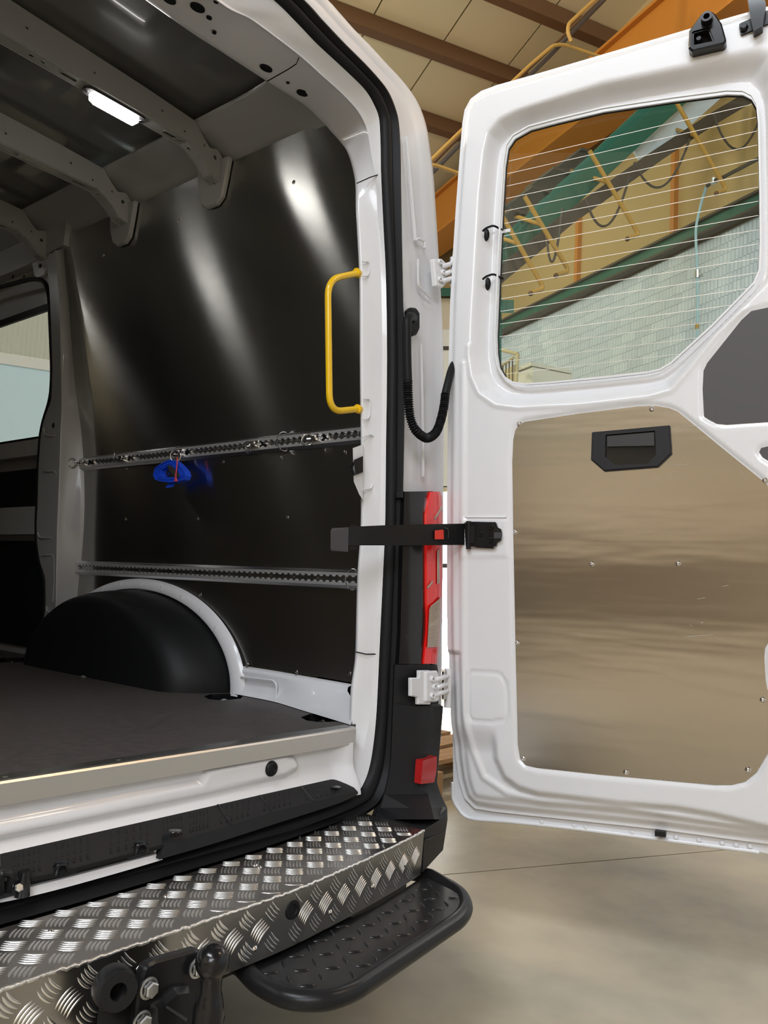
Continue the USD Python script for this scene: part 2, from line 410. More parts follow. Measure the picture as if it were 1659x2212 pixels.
# doorway in the right wall, overexposed with daylight
dr = structure('door_1', 'hall doorway glaring with daylight between the van and its open rear door')
part(dr, 'daylight_pane', hbox((dp0, dp1), (QW+.06, QW+.08), (0.02, 2.24)), 'daylight_pane', smooth=False)
part(dr, 'door_rail', hbox((dp0, dp1), (QW+.02, QW+.055), (1.28, 1.33)), 'dark_steel', smooth=False)
part(dr, 'door_frame', [hbox((dp0-.05, dp0), (QW-.02, QW+.1), (0, 2.28)), hbox((dp1, dp1+.05), (QW-.02, QW+.1), (0, 2.28)), hbox((dp0-.05, dp1+.05), (QW-.02, QW+.1), (2.24, 2.30))], 'cream_panel', smooth=False)
# ceiling plane
J = hit(1378, 50, (hq, hq*(PQ0[1]+9.5))); J = CAM + SC*(J + [0, 0, .3] - CAM)
NC = np.cross(hq, hp - .155*hz); NC /= np.linalg.norm(NC)
def ceil(p, q, d=0.): 
    P = H(p, q, 0); return P + hz*(np.dot(NC, J-P)/NC[2] + d)
def cpx(px, py): P = hit(px, py, (NC, J)); return P@hp, P@hq
cl = structure('ceiling', 'cream insulated panels of the hall ceiling between brown purlins')
js = 1.46*SC; j0 = cpx(1184, 34)[1]
qs = [j0 + js*k for k in range(-22, 8)]
def cpanel(p0, p1, q0, q1):
    a = np.array([ceil(p, q, d) for d in (0, .08) for p, q in ((p0, q0), (p1, q0), (p1, q1), (p0, q1))])
    return hull(a)
for k in range(len(qs)-1):
    for p0, p1 in ((1.0, PF+.5),):
        part(cl, 'ceiling_panel', cpanel(p0, p1, qs[k]+.008, qs[k+1]-.008), 'cream_panel', smooth=False)
part(cl, 'upper_deck', [cpanel(PB-.5, 1.0, qs[0], qs[-1]), hull(np.array([ceil(p, q, d) for d in (.09, .12) for p, q in ((PB, qs[0]), (PF+.5, qs[0]), (PF+.5, qs[-1]), (PB, qs[-1]))]))], 'joint', smooth=False, kind=None)
for i, (a, b, lab) in enumerate((((723, 7), (1115, 156), 'brown steel purlin under the cream ceiling, middle one of the three'), ((1129, 0), (1353, 75), 'brown steel purlin under the cream ceiling, nearest one, at the top edge above the door'), ((907, 239), (988, 272), 'brown steel purlin under the cream ceiling, farthest and lowest one beside the van'))):
    pp = (cpx(*a)[0]+cpx(*b)[0])/2
    pu = thing('purlin', lab, 'purlin', 'ceiling purlins')
    def bar(p0, p1, d0, d1):
        return hull(np.array([ceil(p, q, d) for d in (d0, d1) for p, q in ((p0, QL+.4), (p1, QL+.4), (p1, QW), (p0, QW))]))
    part(pu, 'web', bar(pp-.050, pp-.038, -.15, -.02), 'brown_steel', smooth=False)
    part(pu, 'bottom_flange', bar(pp-.050, pp+.045, -.162, -.15), 'brown_steel', smooth=False)
    part(pu, 'top_flange', bar(pp-.050, pp+.045, -.02, -.008), 'brown_steel', smooth=False)
# other walls of the hall
structure_l = structure('wall_left', 'plain ochre left wall of the hall'); part(structure_l, 'sheeting', hbox((PB, PF), (QL-.2, QL), (1.25, 9)), 'hall_wall', smooth=False); part(structure_l, 'added_dado', hbox((PB, PF), (QL-.2, QL+.03), (0, 1.25)), 'added_dado_brown', smooth=False); part(structure_l, 'rail', hbox((PB, PF), (QL, QL+.08), (2.9, 3.15)), 'green_paint', smooth=False)  # dado and rail are unseen bands added to enrich the door lining reflection
sb = structure('wall_back', 'plain ochre rear wall of the hall with gate'); part(sb, 'sheeting', hbox((PB-.2, PB), (QL, QW), (0, 9.5)), 'hall_wall', smooth=False)
zc0 = wpx  # far wall seen through the sliding door window
fp = (hp, hp*PF)
zb0 = hit(54, 790, fp)[2]
sf = structure('wall_front', 'far hall wall of pale blue sheet below and ribbed translucent sheet above, seen through the side window')
part(sf, 'pale_blue_sheet', hbox((PF, PF+.1), (QL, QW), (0, zb0-.03)), 'blue_sheet_glow', smooth=False)
part(sf, 'white_rail', hbox((PF-.06, PF+.1), (QL, QW), (zb0-.03, zb0+.12)), 'white_board', smooth=False)
nrib = 260; xs = np.linspace(-3, QW, nrib); dd = np.where(np.arange(nrib) % 2 == 0, 0, -.03)
part(sf, 'ribbed_sheet', loft([np.array([H(PF+e, x, z_) for x, e in zip(xs, dd)]) for z_ in (zb0+.12, 9)]), 'polycarbonate', smooth=False)
for q_ in (-1.2, .35, 1.9):
    part(sf, 'sheet_post', hbox((PF-.09, PF-.03), (q_, q_+.05), (zb0+.1, 8.5)), 'cream_panel', smooth=False)
part(sf, 'sheet_beam', hbox((PF+.0, PF+.12), (-3, QW), (zb0+.55, zb0+.75)), 'hall_wall', smooth=False)

# green steel stair seen through the door glass
PS = PQ0[0] + 4.2
def S(px, py, d=0.): 
    return hit(px, py, (hp, hp*(PS+d)))
st = thing('steel_stair', 'green steel stair rising steeply to the right behind the rear door glass', 'stair')
def flat_bar(a, b, w, t, d=0.):
    """bar between two pixels in the stair plane: width w (in the plane), thickness t (along hp)"""
    A, B = S(*a, d), S(*b, d); x = (B-A); x /= np.linalg.norm(x); y = np.cross(hp, x)
    return hull([A+s*y*w/2+k*hp*t/2 for s in (-1, 1) for k in (-1, 1)] + [B+s*y*w/2+k*hp*t/2 for s in (-1, 1) for k in (-1, 1)])
def poly_bar(pts, w, t, d):
    """bar bent along a row of pixels in the stair plane"""
    P = np.array([S(*q, d) for q in pts]); tg = np.gradient(P, axis=0); tg /= np.linalg.norm(tg, axis=1, keepdims=True); y = np.cross(hp, tg); w = np.broadcast_to(w, (len(P),))[:, None]
    c = [P+y*w/2-hp*t/2, P-y*w/2-hp*t/2, P-y*w/2+hp*t/2, P+y*w/2+hp*t/2]
    return loft(c, close=True, cap=True)
part(st, 'stringer', poly_bar([(1060, 583), (1152, 497), (1346, 318), (1470, 204), (1560, 122)], .135, .05, 0.), 'green_paint', smooth=False, label='broad green stringer')
part(st, 'stringer', poly_bar([(1060, 560), (1152, 472), (1346, 288), (1440, 198), (1530, 112)], .10, .05, .10), 'green_pale', smooth=False)
part(st, 'channel', poly_bar([(1060, 610), (1088, 587), (1219, 478), (1413, 340), (1525, 266), (1629, 204), (1700, 165)], .085, .10, -.10), 'dark_steel', smooth=False, label='dark channel under the stringer')
part(st, 'landing_plate', poly_bar([(1380, 345), (1500, 235), (1580, 165), (1680, 95)], .14, .02, .05), 'block_pale', smooth=False)
for (x, y) in ((1243, 352), (1186, 392), (1140, 432), (1098, 480)):
    tr = trimesh.creation.box([.34, .17, .02]); T = np.eye(4); T[:3, :3] = HALL; T[:3, 3] = S(x, y, .25); tr.apply_transform(T)
    part(st, 'tread', tr, 'dark_steel', smooth=False)
part(st, 'newel_post', hull([S(x, y, d) for x in (1060, 1083) for y in (530, 850) for d in (.15, .22)]), 'green_paint', smooth=False)
part(st, 'junction_box', hull([S(x, y, d) for x in (1072, 1110) for y in (648, 676) for d in (.0, .1)]), 'green_pale', smooth=False)
part(st, 'junction_box', hull([S(x, y, d) for x in (1080, 1104) for y in (550, 580) for d in (.0, .1)]), 'green_pale', smooth=False)
for i, (a, b, lab) in enumerate((((1273, 325), (1381, 508), 'third from the left'), ((1461, 221), (1570, 411), 'rightmost'), ((1133, 424), (1230, 586), 'second from the left'), ((1085, 467), (1176, 624), 'leftmost'))):
    A, B = S(*a, -.22), S(*b, -.22)
    x = (B-A)/np.linalg.norm(B-A); hookend = B + x*.05 + np.array([0, 0, -.03]) - hq*.05
    pt = bend([A, B, B + x*.02 - hq*.09 + hz*-.02, B - hq*.10 - hz*.05], .05)
    t = thing('stair_tube', f'tan steel tube with hooked lower end crossing the green stair, {lab}', 'tube', 'hooked tubes on the stair')
    part(t, 'tube', tube(pt, .0145, 10), 'tan_tube')
    part(t, 'end_cap', trimesh.creation.icosphere(1, .017).apply_translation(pt[-1]), 'brown_steel')
    cpx_ = (a[0]+(b[0]-a[0])*.38, a[1]+(b[1]-a[1])*.38)
    part(t, 'cross_tube', tube([S(*cpx_, -.2), S(cpx_[0]-80, cpx_[1]-26, .3)], .013, 8), 'tan_tube')
for i, (a, b, dp) in enumerate((((1540, 245), (1650, 230), 60), ((1370, 350), (1490, 300), 50), ((1265, 430), (1360, 380), 45), ((1180, 505), (1215, 450), 25))):
    A, B = S(*a, -.2), S(*b, -.2); tt = np.linspace(0, 1, 14)
    pth = np.array([A+(B-A)*t - hz*4*t*(1-t)*(.26 if i else .3) for t in tt])
    single('hanging_cable', tube(pth, .008, 6), 'dark_steel', f'dark slack cable looping under the stair channel, number {["rightmost", "second from the right", "third from the right", "leftmost"][i]} loop'.replace('number ', ''), 'cable', 'cable loops under the stair')
# railing on the upper flight, seen above the door
for i, (pts, r, m_, nm, lab) in enumerate((
        ([(905, 385), (955, 333), (1090, 198), (1215, 80), (1340, -42)], .011, 'brown_steel', 'handrail', 'thin brown handrail rising above the white rear door'),
        ([(905, 402), (1000, 305), (1125, 182), (1190, 118), (1240, 66), (1340, -36)], .016, 'dark_steel', 'handrail', 'dark handrail rising above the white rear door, lower of the pair'),
        ([(905, 372), (980, 298), (1140, 145), (1195, 98), (1217, 96), (1300, 124), (1330, 138)], .0125, 'tan_tube', 'guard_tube', 'orange-tan bent guard tube above the top edge of the rear door'),
        ([(1234, 90), (1226, 70), (1228, 52), (1300, -15)], .014, 'tan_tube', 'guard_tube', 'short orange-tan tube curling around the dark handrail'),
        ([(927, 362), (935, 356), (950, 360), (1005, 380)], .0125, 'tan_tube', 'guard_tube', 'orange-tan tube end showing between van and rear door'))):
    single(nm, tube(bend([S(*p, .3-.04*i) for p in pts], .06), r, 10), m_, lab, 'railing')
single('tie_rod', tube([S(1420, -10, 1.2), S(1560, 35, 1.2), S(1660, 75, 1.2)], .035, 8), 'dark_steel', 'dark round bar running behind the black door stop at the top edge', 'bar')
# air hose hanging on the block wall
hs = thing('air_hose', 'pale blue air hose hanging down in front of the block wall behind the door glass', 'hose')
HD = .5
W3 = lambda px, py: hit(px, py, (hq, hq*(QW-HD)))
part(hs, 'hose', tube(smooth_line([W3(1527, 400), W3(1512, 450), W3(1503, 500), W3(1505, 560), W3(1507, 640), W3(1506, 760)], 30), .010, 8), 'blue_hose')
part(hs, 'supply_pipe', tube([W3(1659, 332), W3(1560, 384), W3(1540, 392), W3(1527, 402)], .014, 8), 'dark_steel')
part(hs, 'valve', at(lathe([(0, -.02), (.02, -.02), (.02, .02), (0, .02)], 10), W3(1541, 391)), 'zinc')
part(hs, 'valve', at(lathe([(0, -.03), (.018, -.03), (.018, .03), (0, .03)], 10), W3(1507, 592)), 'zinc')
part(hs, 'valve_lever', bx(W3(1514, 594), [.05, .012, .012]), 'zinc')
part(hs, 'coupling', at(lathe([(0, -.02), (.014, -.02), (.014, .02), (0, .02)], 10), W3(1506, 705)), 'tan_tube')
# things low behind the glass and in the gap
rk = thing('mesh_rack', 'cream mesh rack low behind the lower left corner of the door glass', 'rack')
Q3 = lambda px, py, d=1.6: hit(px, py, (hq, hq*(QW-d)))
a, b, c, d = Q3(1068, 752), Q3(1118, 765), Q3(1113, 850), Q3(1066, 850)
part(rk, 'frame', [tube([a, b], .014, 8), tube([b, c], .016, 8), tube([Q3(1068, 800), Q3(1110, 772)], .01, 6)], 'cream_panel')
for k in range(6):
    x = 1072+k*7; part(rk, 'bar', tube([Q3(x, 800-(x-1068)*.62), Q3(x, 850)], .006, 6), 'brown_steel')
part(rk, 'panel', hull([Q3(1066, 812), Q3(1108, 790), Q3(1108, 860), Q3(1066, 860), Q3(1066, 812)+hq*.02, Q3(1108, 790)+hq*.02, Q3(1108, 860)+hq*.02]), 'cream_panel')
wb = thing('white_cabinet', 'white cabinet top peeping above the lower edge of the door glass', 'cabinet')
wa_, wb_ = Q3(1080, 806, 1.2), Q3(1150, 822, 1.2); wz_ = max(wa_[2], wb_[2])-.02
part(wb, 'body', [hull([q*[1, 1, 0] + o*hq + [0, 0, z] for q in (wa_, wb_) for o in (0, .4) for z in (.08, wz_-.04)])], 'white_board', smooth=False)
part(wb, 'top', [hull([q*[1, 1, 0] + o*hq + [0, 0, z] for q in (wa_, wb_) for o in (-.02, .4) for z in (wz_-.03, wz_)])], 'white_board', smooth=False)
part(wb, 'plinth', [hull([q*[1, 1, 0] + o*hq + [0, 0, z] for q in (wa_, wb_) for o in (.03, .38) for z in (0, .08)])], 'dark_steel', smooth=False)
gp = lambda px, py, D: CAM + ray(px, py)*D
# low white trailer bed with stripes in the gap, pallet below it
def gapbox(px0, px1, py0, py1, D, dep):
    return hull([gp(x, y, D+k) for x in (px0, px1) for y in (py0, py1) for k in (0, dep)])
tb = thing('striped_board', 'cream board with red and blue stripes low in the gap beside the door hinge', 'board')
part(tb, 'board', gapbox(935, 1000, 1462, 1596, 8.0, .05), 'cream_panel', smooth=False)
part(tb, 'red_stripe', gapbox(935, 1000, 1574, 1578, 7.99, .02), 'line_red', smooth=False)
part(tb, 'blue_stripe', gapbox(935, 1000, 1588, 1595, 7.99, .02), 'line_blue', smooth=False)
wp = thing('wood_pallet', 'wooden pallet corner on the floor in the gap under the red reflector', 'pallet')
pa = hit(945, 1720, ZP(0)); 
for k in range(3):
    part(wp, 'deck_board', bx(pa + np.array([.35+.0*k, .25+.22*k-.1, .13]), [1.0, .16, .022]), 'wood', smooth=False)
for k in range(2):
    part(wp, 'bearer', bx(pa + np.array([-.05+.7*k, .37, .06]), [.09, .8, .12]), 'wood', smooth=False)
gc = thing('wall_cupboard', 'white cupboard hung on the hall wall, seen in the gap beside the cable conduit', 'cupboard')
wl_ = lambda x, y, d: hit(x, y, (hq, hq*(QW-d)))
def wallbox(px0, px1, py0, py1, d0, d1): return hull([wl_(x, y, d) for x in (px0, px1) for y in (py0, py1) for d in (d0, d1)])
part(gc, 'body', wallbox(935, 1010, 712, 1050, 0.0, .12), 'white_board', smooth=False)
part(gc, 'shelf', wallbox(935, 1010, 748, 756, .12, .13), 'dark_steel', smooth=False)
part(gc, 'header', wallbox(935, 1010, 644, 712, .0, .10), 'hall_wall', smooth=False)
single('wall_bracket', wallbox(935, 1010, 622, 640, .05, .2), 'green_paint', 'green beam end visible in the gap beside the upper hinge', 'beam')

# ================================================================== the van
van = thing('van', 'white panel van with open rear door and aluminium-lined cargo space', 'van')
CEN = np.array([0, 0, 1.5])
def body_line(px, d, n=140, crown=.006):
    """right half of a loop round the rear doorway: pixels at depth d (scalar or list) behind the rear plane -> points; then mirrored about x = 0"""
    ds = np.broadcast_to(d, (len(px),))
    P = np.array([hit(*p, REAR(e)) for p, e in zip(px, ds)])
    return P
def loop(P, n=150, close_bottom=True):
    a = np.array([0, P[0][1], P[0][2]+.004]); 
    q = smooth_line(np.vstack([a, P]), n, k=True)
    if close_bottom:
        b = np.array([0, P[-1][1], P[-1][2]-.004]); q = np.vstack([q, np.linspace(P[-1], b, 12)[1:]])
    mir = q[::-1].copy(); mir[:, 0] *= -1
    return np.vstack([mir[:-1], q]) if not close_bottom else np.vstack([q, mir[1:]])
GLp = [(591,0),(640,48),(687,97),(740,146),(786,191),(806,222),(819,257),(822,310),(823,368),(828,480),(834,610),(836,806),(834,960),(832,1133),(827,1250),(821,1378),(813,1544),(801,1644),(788,1687),(773,1710),(745,1724),(560,1783),(350,1848),(120,1915)]
GRp = [(643,0),(692,52),(738,100),(790,152),(828,198),(843,230),(853,268),(857,330),(858,400),(859,480),(861,610),(865,806),(864,960),(860,1146),(857,1250),(853,1370),(845,1540),(841,1643),(833,1685),(808,1738),(768,1766),(560,1853),(253,1946),(0,2024)]
Mp = [(474,4),(547,44),(635,110),(694,162),(731,195),(768,235),(790,279),(799,331),(806,364),(819,470),(823,610),(826,806),(824,960),(820,1133),(817,1250),(809,1400),(803,1500),(795,1570),(780,1640),(762,1680),(735,1695),(560,1740),(350,1800),(120,1870)]
Ip = [(400,61),(480,113),(576,175),(654,224),(690,255),(716,283),(738,308),(753,331),(768,386),(771,470),(777,610),(778,806),(780,960),(780,1133),(773,1250),(770,1400),(760,1490),(757,1570),(748,1625),(735,1655),(700,1672)]
nI = len(Ip)
dI = [.21, .21, .21, .21, .20] + [.185, .155, .115, .08, .055] + [.045]*8 + [.03, .025, .02]
dM = [.045]*5 + [.042, .038, .03, .022, .017] + [.012]*(len(Mp)-10)
GL = body_line(GLp, .0); GR = body_line(GRp, -.012); MM = body_line(Mp, dM); II = body_line(Ip, dI)
# inner white frame of the doorway (right half and its mirror): edge - crease - gasket
def half(P, n=150, m=nI):
    a = np.array([0, P[0][1], P[0][2]+.004]); return smooth_line(np.vstack([a, P[:m]]), n, k=True)
hG, hM, hI = half(GL), half(MM), half(II)
outv = hI - np.array([0, 0, 1.45]); outv[:, 1] = 0; outv /= np.linalg.norm(outv, axis=1, keepdims=True)
hJ = hI + outv*.075 + np.array([0, .05, 0]); hJ0 = hI + outv*.012 + np.array([0, .012, 0])
def bulge(a, b, k, t=.5): return a*(1-t)+b*t + k
crs = (1-sstep(np.arange(len(hM)), 52, 78))[:, None]
soft = [hJ, hJ0, hI, hI*.92+hM*.08 + np.array([0, -.004, 0]), hI*.5+hM*.5, hI*.08+hM*.92, hM + crs*np.array([0, -.006, -.006]), hM*.93+hG*.07, hG*.6+hM*.4, hG, hG + np.array([0, .02, 0])]
fr = loft(soft); fr2 = fr.copy(); fr2.vertices[:, 0] *= -1; fr2.invert()
part(van, 'door_frame', [fr, fr2], 'white_paint', 40, 'white inner frame of the rear doorway')
# rubber seal
sG, sR = loop(GL, 170), loop(GR, 170)
def sq(t, dy): return sG*(1-t) + sR*t + np.array([0, dy, 0])
seal = loft([sq(0, .012), sq(.02, -.008), sq(.2, -.018), sq(.42, -.016), sq(.5, -.004), sq(.56, -.012), sq(.72, -.026), sq(.9, -.02), sq(1.0, -.002), sq(1.02, .02)], close=False)
part(van, 'door_seal', seal, 'rubber', 50, 'black rubber seal looping round the rear doorway')
# outer channel and body side
Bp = [(694,0),(728,36),(760,72),(795,107),(830,145),(862,179),(893,221),(908,254),(918,290),(924,330),(931,380),(937,460),(945,585),(952,720),(954,830),(954,960),(953,1062),(952,1200),(950,1400),(948,1600)]
Rp = [(643,0),(668,27),(692,52),(715,76),(745,108),(790,152),(828,198),(843,230),(850,256),(855,300),(857,345),(859,450),(861,610),(865,720),(865,830),(864,960),(863,1062),(859,1200),(852,1400),(843,1600)]
Bl = np.array([hit(*p, REAR(.022)) for p in Bp]); Rl = np.array([hit(*p, REAR(-.004)) for p in Rp])
def half2(P, n=140): return smooth_line(np.vstack([[0, P[0][1], P[0][2]+.004], P]), n, k=True)
hB, hR = half2(Bl), half2(Rl)
ov = hB - np.array([0, 0, 1.45]); ov[:, 1] = 0; ov /= np.linalg.norm(ov, axis=1, keepdims=True)
edge = lambda t, o, y: hR*(1-t)+hB*t + ov*o + np.array([0, y, 0])
rows = [edge(0, 0, .02), edge(0, 0, 0), edge(.3, 0, 0), edge(.55, 0, -.006), edge(.60, 0, -.010), edge(.82, 0, -.022), edge(.91, 0, -.020), edge(.97, 0, -.012), edge(1, 0, 0), edge(1, .006, .03), edge(1, .012, .1), edge(1, .02, .4), edge(1, .028, 1.2), edge(1, .03, 1.70)]
sd = loft(rows); sd2 = sd.copy(); sd2.vertices[:, 0] *= -1; sd2.invert()
part(van, 'body_side', [sd, sd2], 'white_paint', 40, 'white outer body corner and side')
def strip(pts, d, r):
    return tube(smooth_line(np.array([hit(*p, REAR(d)) for p in pts]), 24), r, 6)
part(van, 'body_ridge', strip([(877, 296), (882, 350), (890, 440), (897, 520)], -.012, .006), 'white_paint')
part(van, 'body_ridge', strip([(897, 520), (905, 516), (916, 521), (917, 536)], -.014, .004), 'white_paint')
part(van, 'body_ridge', strip([(909, 742), (912, 850), (914, 1030)], -.013, .0045), 'white_paint')
part(van, 'body_ridge', strip([(903, 560), (904, 615), (918, 632), (932, 645)], -.014, .0035), 'white_paint')

# ---------------- cargo space: roof, walls, floor
YF = 3.45
XW = .94
def roofz(x, y): return 2.515 + .035*(1-(x/.9)**2)
xs = np.linspace(-.80, .80, 81); ys = np.linspace(.17, YF, 140)
bow_y = [.785, 1.336, 1.95, 2.62]
def roof_h(x, y):
    z = roofz(x, y)
    for b0, b1 in ((.30, .62), (1.0, 1.2), (1.52, 1.78), (2.12, 2.45)):     # shallow longitudinal swages pressed between the bows
        for xc in (-.55, -.15, .27, .62):
            z = z - .010*sstep(y, b0, b0+.05)*(1-sstep(y, b1-.05, b1))*sstep(x, xc-.12, xc-.08)*(1-sstep(x, xc+.08, xc+.12))
    return z
gx, gy = np.meshgrid(xs, ys); gz = roof_h(gx, gy)
rf = loft([np.c_[gx[i], gy[i], gz[i]] for i in range(len(ys))])
part(van, 'roof_skin', [rf, loft([np.c_[gx[i], gy[i], gz[i]+.02] for i in (0, len(ys)-1)])], 'shaded_roof_white', 30)
# cant rail: the folded edge between roof and wall, with a wavy lip
for s in (1, -1):
    yy = np.linspace(.27, YF, 240)
    wav = np.zeros_like(yy)
    for b in bow_y: 
        wav += .02*np.exp(-((yy-(b-.22))/.05)**2) + .02*np.exp(-((yy-(b+.22))/.05)**2)
    prof = [(.70, 2.500, 0), (.715, 2.478, 1), (.80, 2.455, 0), (.845, 2.425, 0), (.868, 2.385, 0), (.88, 2.38, 0)]
    part(van, 'cant_rail', loft([np.c_[s*(x - w*wav - .05*(1-sstep(yy, .2, .6))*(x-.6)/.28), yy, z - .0*yy] for x, z, w in prof]), 'shaded_white', 50)
def slot(c, l, w, ang=0):
    a = LineString([(-l/2+w/2, 0), (l/2-w/2, 0)]).buffer(w/2, quad_segs=6) if l > w else Point(0, 0).buffer(w/2, quad_segs=8)
    return affinity.translate(affinity.rotate(a, ang, origin=(0, 0)), *c)
def roof_bow(y, holes, zb, label=None):
    g = group_part(van, 'roof_bow', label)
    # rear web in the x-z plane, stepped down at both ends; holes are real
    half = [(0, zb+.004), (.5, zb), (.68, zb-.002), (.74, zb-.035), (.78, zb-.075), (.842, zb-.088)]
    top = [(.842, 2.40), (.80, 2.44), (.765, 2.43), (.735, 2.455), (.70, 2.492), (.5, 2.505), (0, 2.525)]
    out = half + top + [(-x, z) for x, z in top[::-1][1:]] + [(-x, z) for x, z in half[::-1][:-1]]
    web = Polygon(out).buffer(0)
    for c, l, w in holes['web']: web = web.difference(slot(c, l, w))
    fr = Frame([0, y, 0], [1, 0, 0], [0, 0, 1], [0, -1, 0])
    part(g, 'rear_web', fr.put(ext(web, .003)), 'shaded_white', smooth=False)
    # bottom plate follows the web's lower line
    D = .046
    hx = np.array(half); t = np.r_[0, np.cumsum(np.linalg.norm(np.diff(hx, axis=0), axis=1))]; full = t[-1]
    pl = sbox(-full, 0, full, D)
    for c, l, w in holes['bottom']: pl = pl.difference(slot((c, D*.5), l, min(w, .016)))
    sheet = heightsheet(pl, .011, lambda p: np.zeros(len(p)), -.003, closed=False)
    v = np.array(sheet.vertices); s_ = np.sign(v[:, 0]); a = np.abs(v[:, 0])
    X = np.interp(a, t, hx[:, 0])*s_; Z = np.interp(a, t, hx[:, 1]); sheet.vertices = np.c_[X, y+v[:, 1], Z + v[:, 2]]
    part(g, 'bottom_plate', sheet, 'shaded_white', smooth=False)
    fwd_web = Polygon(out); part(g, 'front_web', Frame([0, y+D, 0], [1, 0, 0], [0, 0, 1], [0, -1, 0]).put(ext(fwd_web, .003)), 'shaded_white', smooth=False)
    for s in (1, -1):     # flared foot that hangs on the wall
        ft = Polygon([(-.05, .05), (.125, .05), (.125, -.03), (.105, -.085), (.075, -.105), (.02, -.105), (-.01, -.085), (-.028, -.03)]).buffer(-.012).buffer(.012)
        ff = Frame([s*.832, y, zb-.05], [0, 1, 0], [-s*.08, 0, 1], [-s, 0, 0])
        part(g, 'foot', ff.put(chamfer_plate(ft, .016, .006)), 'shaded_white', 30)
    return g
web_h = lambda zb: [((sx*x, zb+dz), l, w) for sx in (1, -1) for x, dz, l, w in ((.12, .055, .008, .008), (.33, .04, .007, .007), (.57, .045, .008, .008), (.66, .02, .007, .007), (.742, .01, .008, .008), (.79, -.01, .014, .014), (.82, -.04, .007, .007))]
bot_h = [(sx*x, l, w) for sx in (1, -1) for x, l, w in ((.045, .02, .012), (.15, .014, .012), (.185, .012, .01), (.265, .05, .02), (.385, .014, .012), (.62, .048, .018), (.66, .012, .01), (.70, .012, .01), (.88, .085, .022), (.835, .009, .009), (.845, .009, .009))]
labs = ['bow carrying the roof lamp', None, None, None]
for y, zb, lab in zip(bow_y, (2.417, 2.41, 2.405, 2.40), labs):
    g_ = roof_bow(y, dict(web=web_h(zb), bottom=[h for h in bot_h]), zb, lab)
# roof lamp on the first bow
lp = group_part(van, 'roof_lamp', 'lit oblong lamp under the first roof bow')
LA, LB = hit(207, 208, ZP(2.405)), hit(297, 247, ZP(2.405))
lc = np.array([(LA[0]+LB[0])/2, .785+.024, 2.407]); ll = .165
part(lp, 'lens', at(chamfer_plate(rpoly([(-ll/2, -.021), (ll/2, -.021), (ll/2, .021), (-ll/2, .021)], .018), .026, .012), lc, (0, 0, -1)), 'lamp_glow', 30, 'glowing white lens')
part(lp, 'base', at(ext(rpoly([(-ll/2-.022, -.022), (ll/2+.022, -.022), (ll/2+.022, .022), (-ll/2-.022, .022)], .02), .008, -.008), lc, (0, 0, -1)), 'grey_plastic')
for sx in (-1, 1): part(lp, 'screw', at(lathe([(0, 0), (.006, 0), (.005, .003), (0, .004)], 10), lc + [sx*(ll/2+.012), 0, .001], (0, 0, -1)), 'bright_steel')
for nm, (x, y) in dict(a=(-.08, 1.99), b=(.38, 2.66)).items():
    lq = group_part(van, 'roof_lamp')
    part(lq, 'lens', at(chamfer_plate(rpoly([(-ll/2, -.021), (ll/2, -.021), (ll/2, .021), (-ll/2, .021)], .018), .026, .012), [x, y, 2.40], (0, 0, -1)), 'lamp_glow', 30)
    part(lq, 'base', bx([x, y, 2.408], [ll+.04, .05, .01]), 'grey_plastic')

# walls: sheets of brushed aluminium
def wall_x(z): return np.where(np.asarray(z) < 1.40, XW - .03*(np.asarray(z)-.61), XW - .03*.79 - .08*(np.asarray(z)-1.40))
def wall_sheet(name, y0, y1, z0, z1, cut=None, label=None, side=1, screws=(), th=.003, m_='wall_aluminium'):
    g = group_part(van, name, label)
    poly = sbox(y0, z0, y1, z1)
    if cut is not None: poly = poly.difference(cut)
    def put(mesh):
        v = np.array(mesh.vertices); mesh = mesh.copy(); mesh.vertices = np.c_[side*(wall_x(v[:, 1]) - v[:, 2]), v[:, 0], v[:, 1]]; return mesh
    part(g, 'sheet', put(ext(poly, th)), m_, smooth=False)
    for (a, b) in screws:
        part(g, 'screw', at(lathe([(0, .004), (.0022, .004), (.0025, .0022), (.0065, .0012), (.0065, 0)], 10), [side*(float(wall_x(b))-th), a, b], (-side, 0, .03)), 'bright_steel')
    return g
def wyz(px, py):
    P = hit(px, py, WALL(XW)); return P[1], P[2]
zr1, zr2 = wyz(772, 1252)[1], wyz(777, 940)[1]      # rail heights
yr0 = .10
upper_s = [wyz(656, 406), wyz(408, 487), wyz(245, 560)]
archC, archA, archB = 1.205, .575, .315            # wheel arch on the wall: middle (y), half length, height over the floor
arch_cut = affinity.scale(Point(archC, .61).buffer(1, quad_segs=32), archA+.02, archB+.02)
kick = Polygon([(0, 0), (0, .695), (.59, .705), (.66, .705), (.8, .4), (2.2, .4), (2.2, 0)])
wall_sheet('upper_wall_panel', -.0+.06, 1.86, zr2+.02, 2.40, None, 'tall brushed aluminium sheet over the upper rail', 1, upper_s)
wall_sheet('middle_wall_panel', .07, 1.74, zr1-.0, zr2+.0, None, 'brushed aluminium sheet between the two rails', 1,
           [wyz(*p) for p in ((273, 1122), (429, 1121), (622, 1118), (174, 1100), (484, 998), (609, 990), (747, 978), (275, 1013), (187, 1022), (176, 1010))])
wall_sheet('lower_wall_panel', .07, 1.74, .62, zr1, arch_cut.union(kick), 'brushed aluminium sheet under the lower rail round the wheel arch', 1,
           [wyz(*p) for p in ((244, 1264), (434, 1285), (535, 1436), (641, 1452), (756, 1455), (165, 1213), (157, 1310))])
wall_sheet('left_wall_panel', .05, YF, .62, 2.40, None, 'grey lining on the left wall', -1, m_='lining_grey')
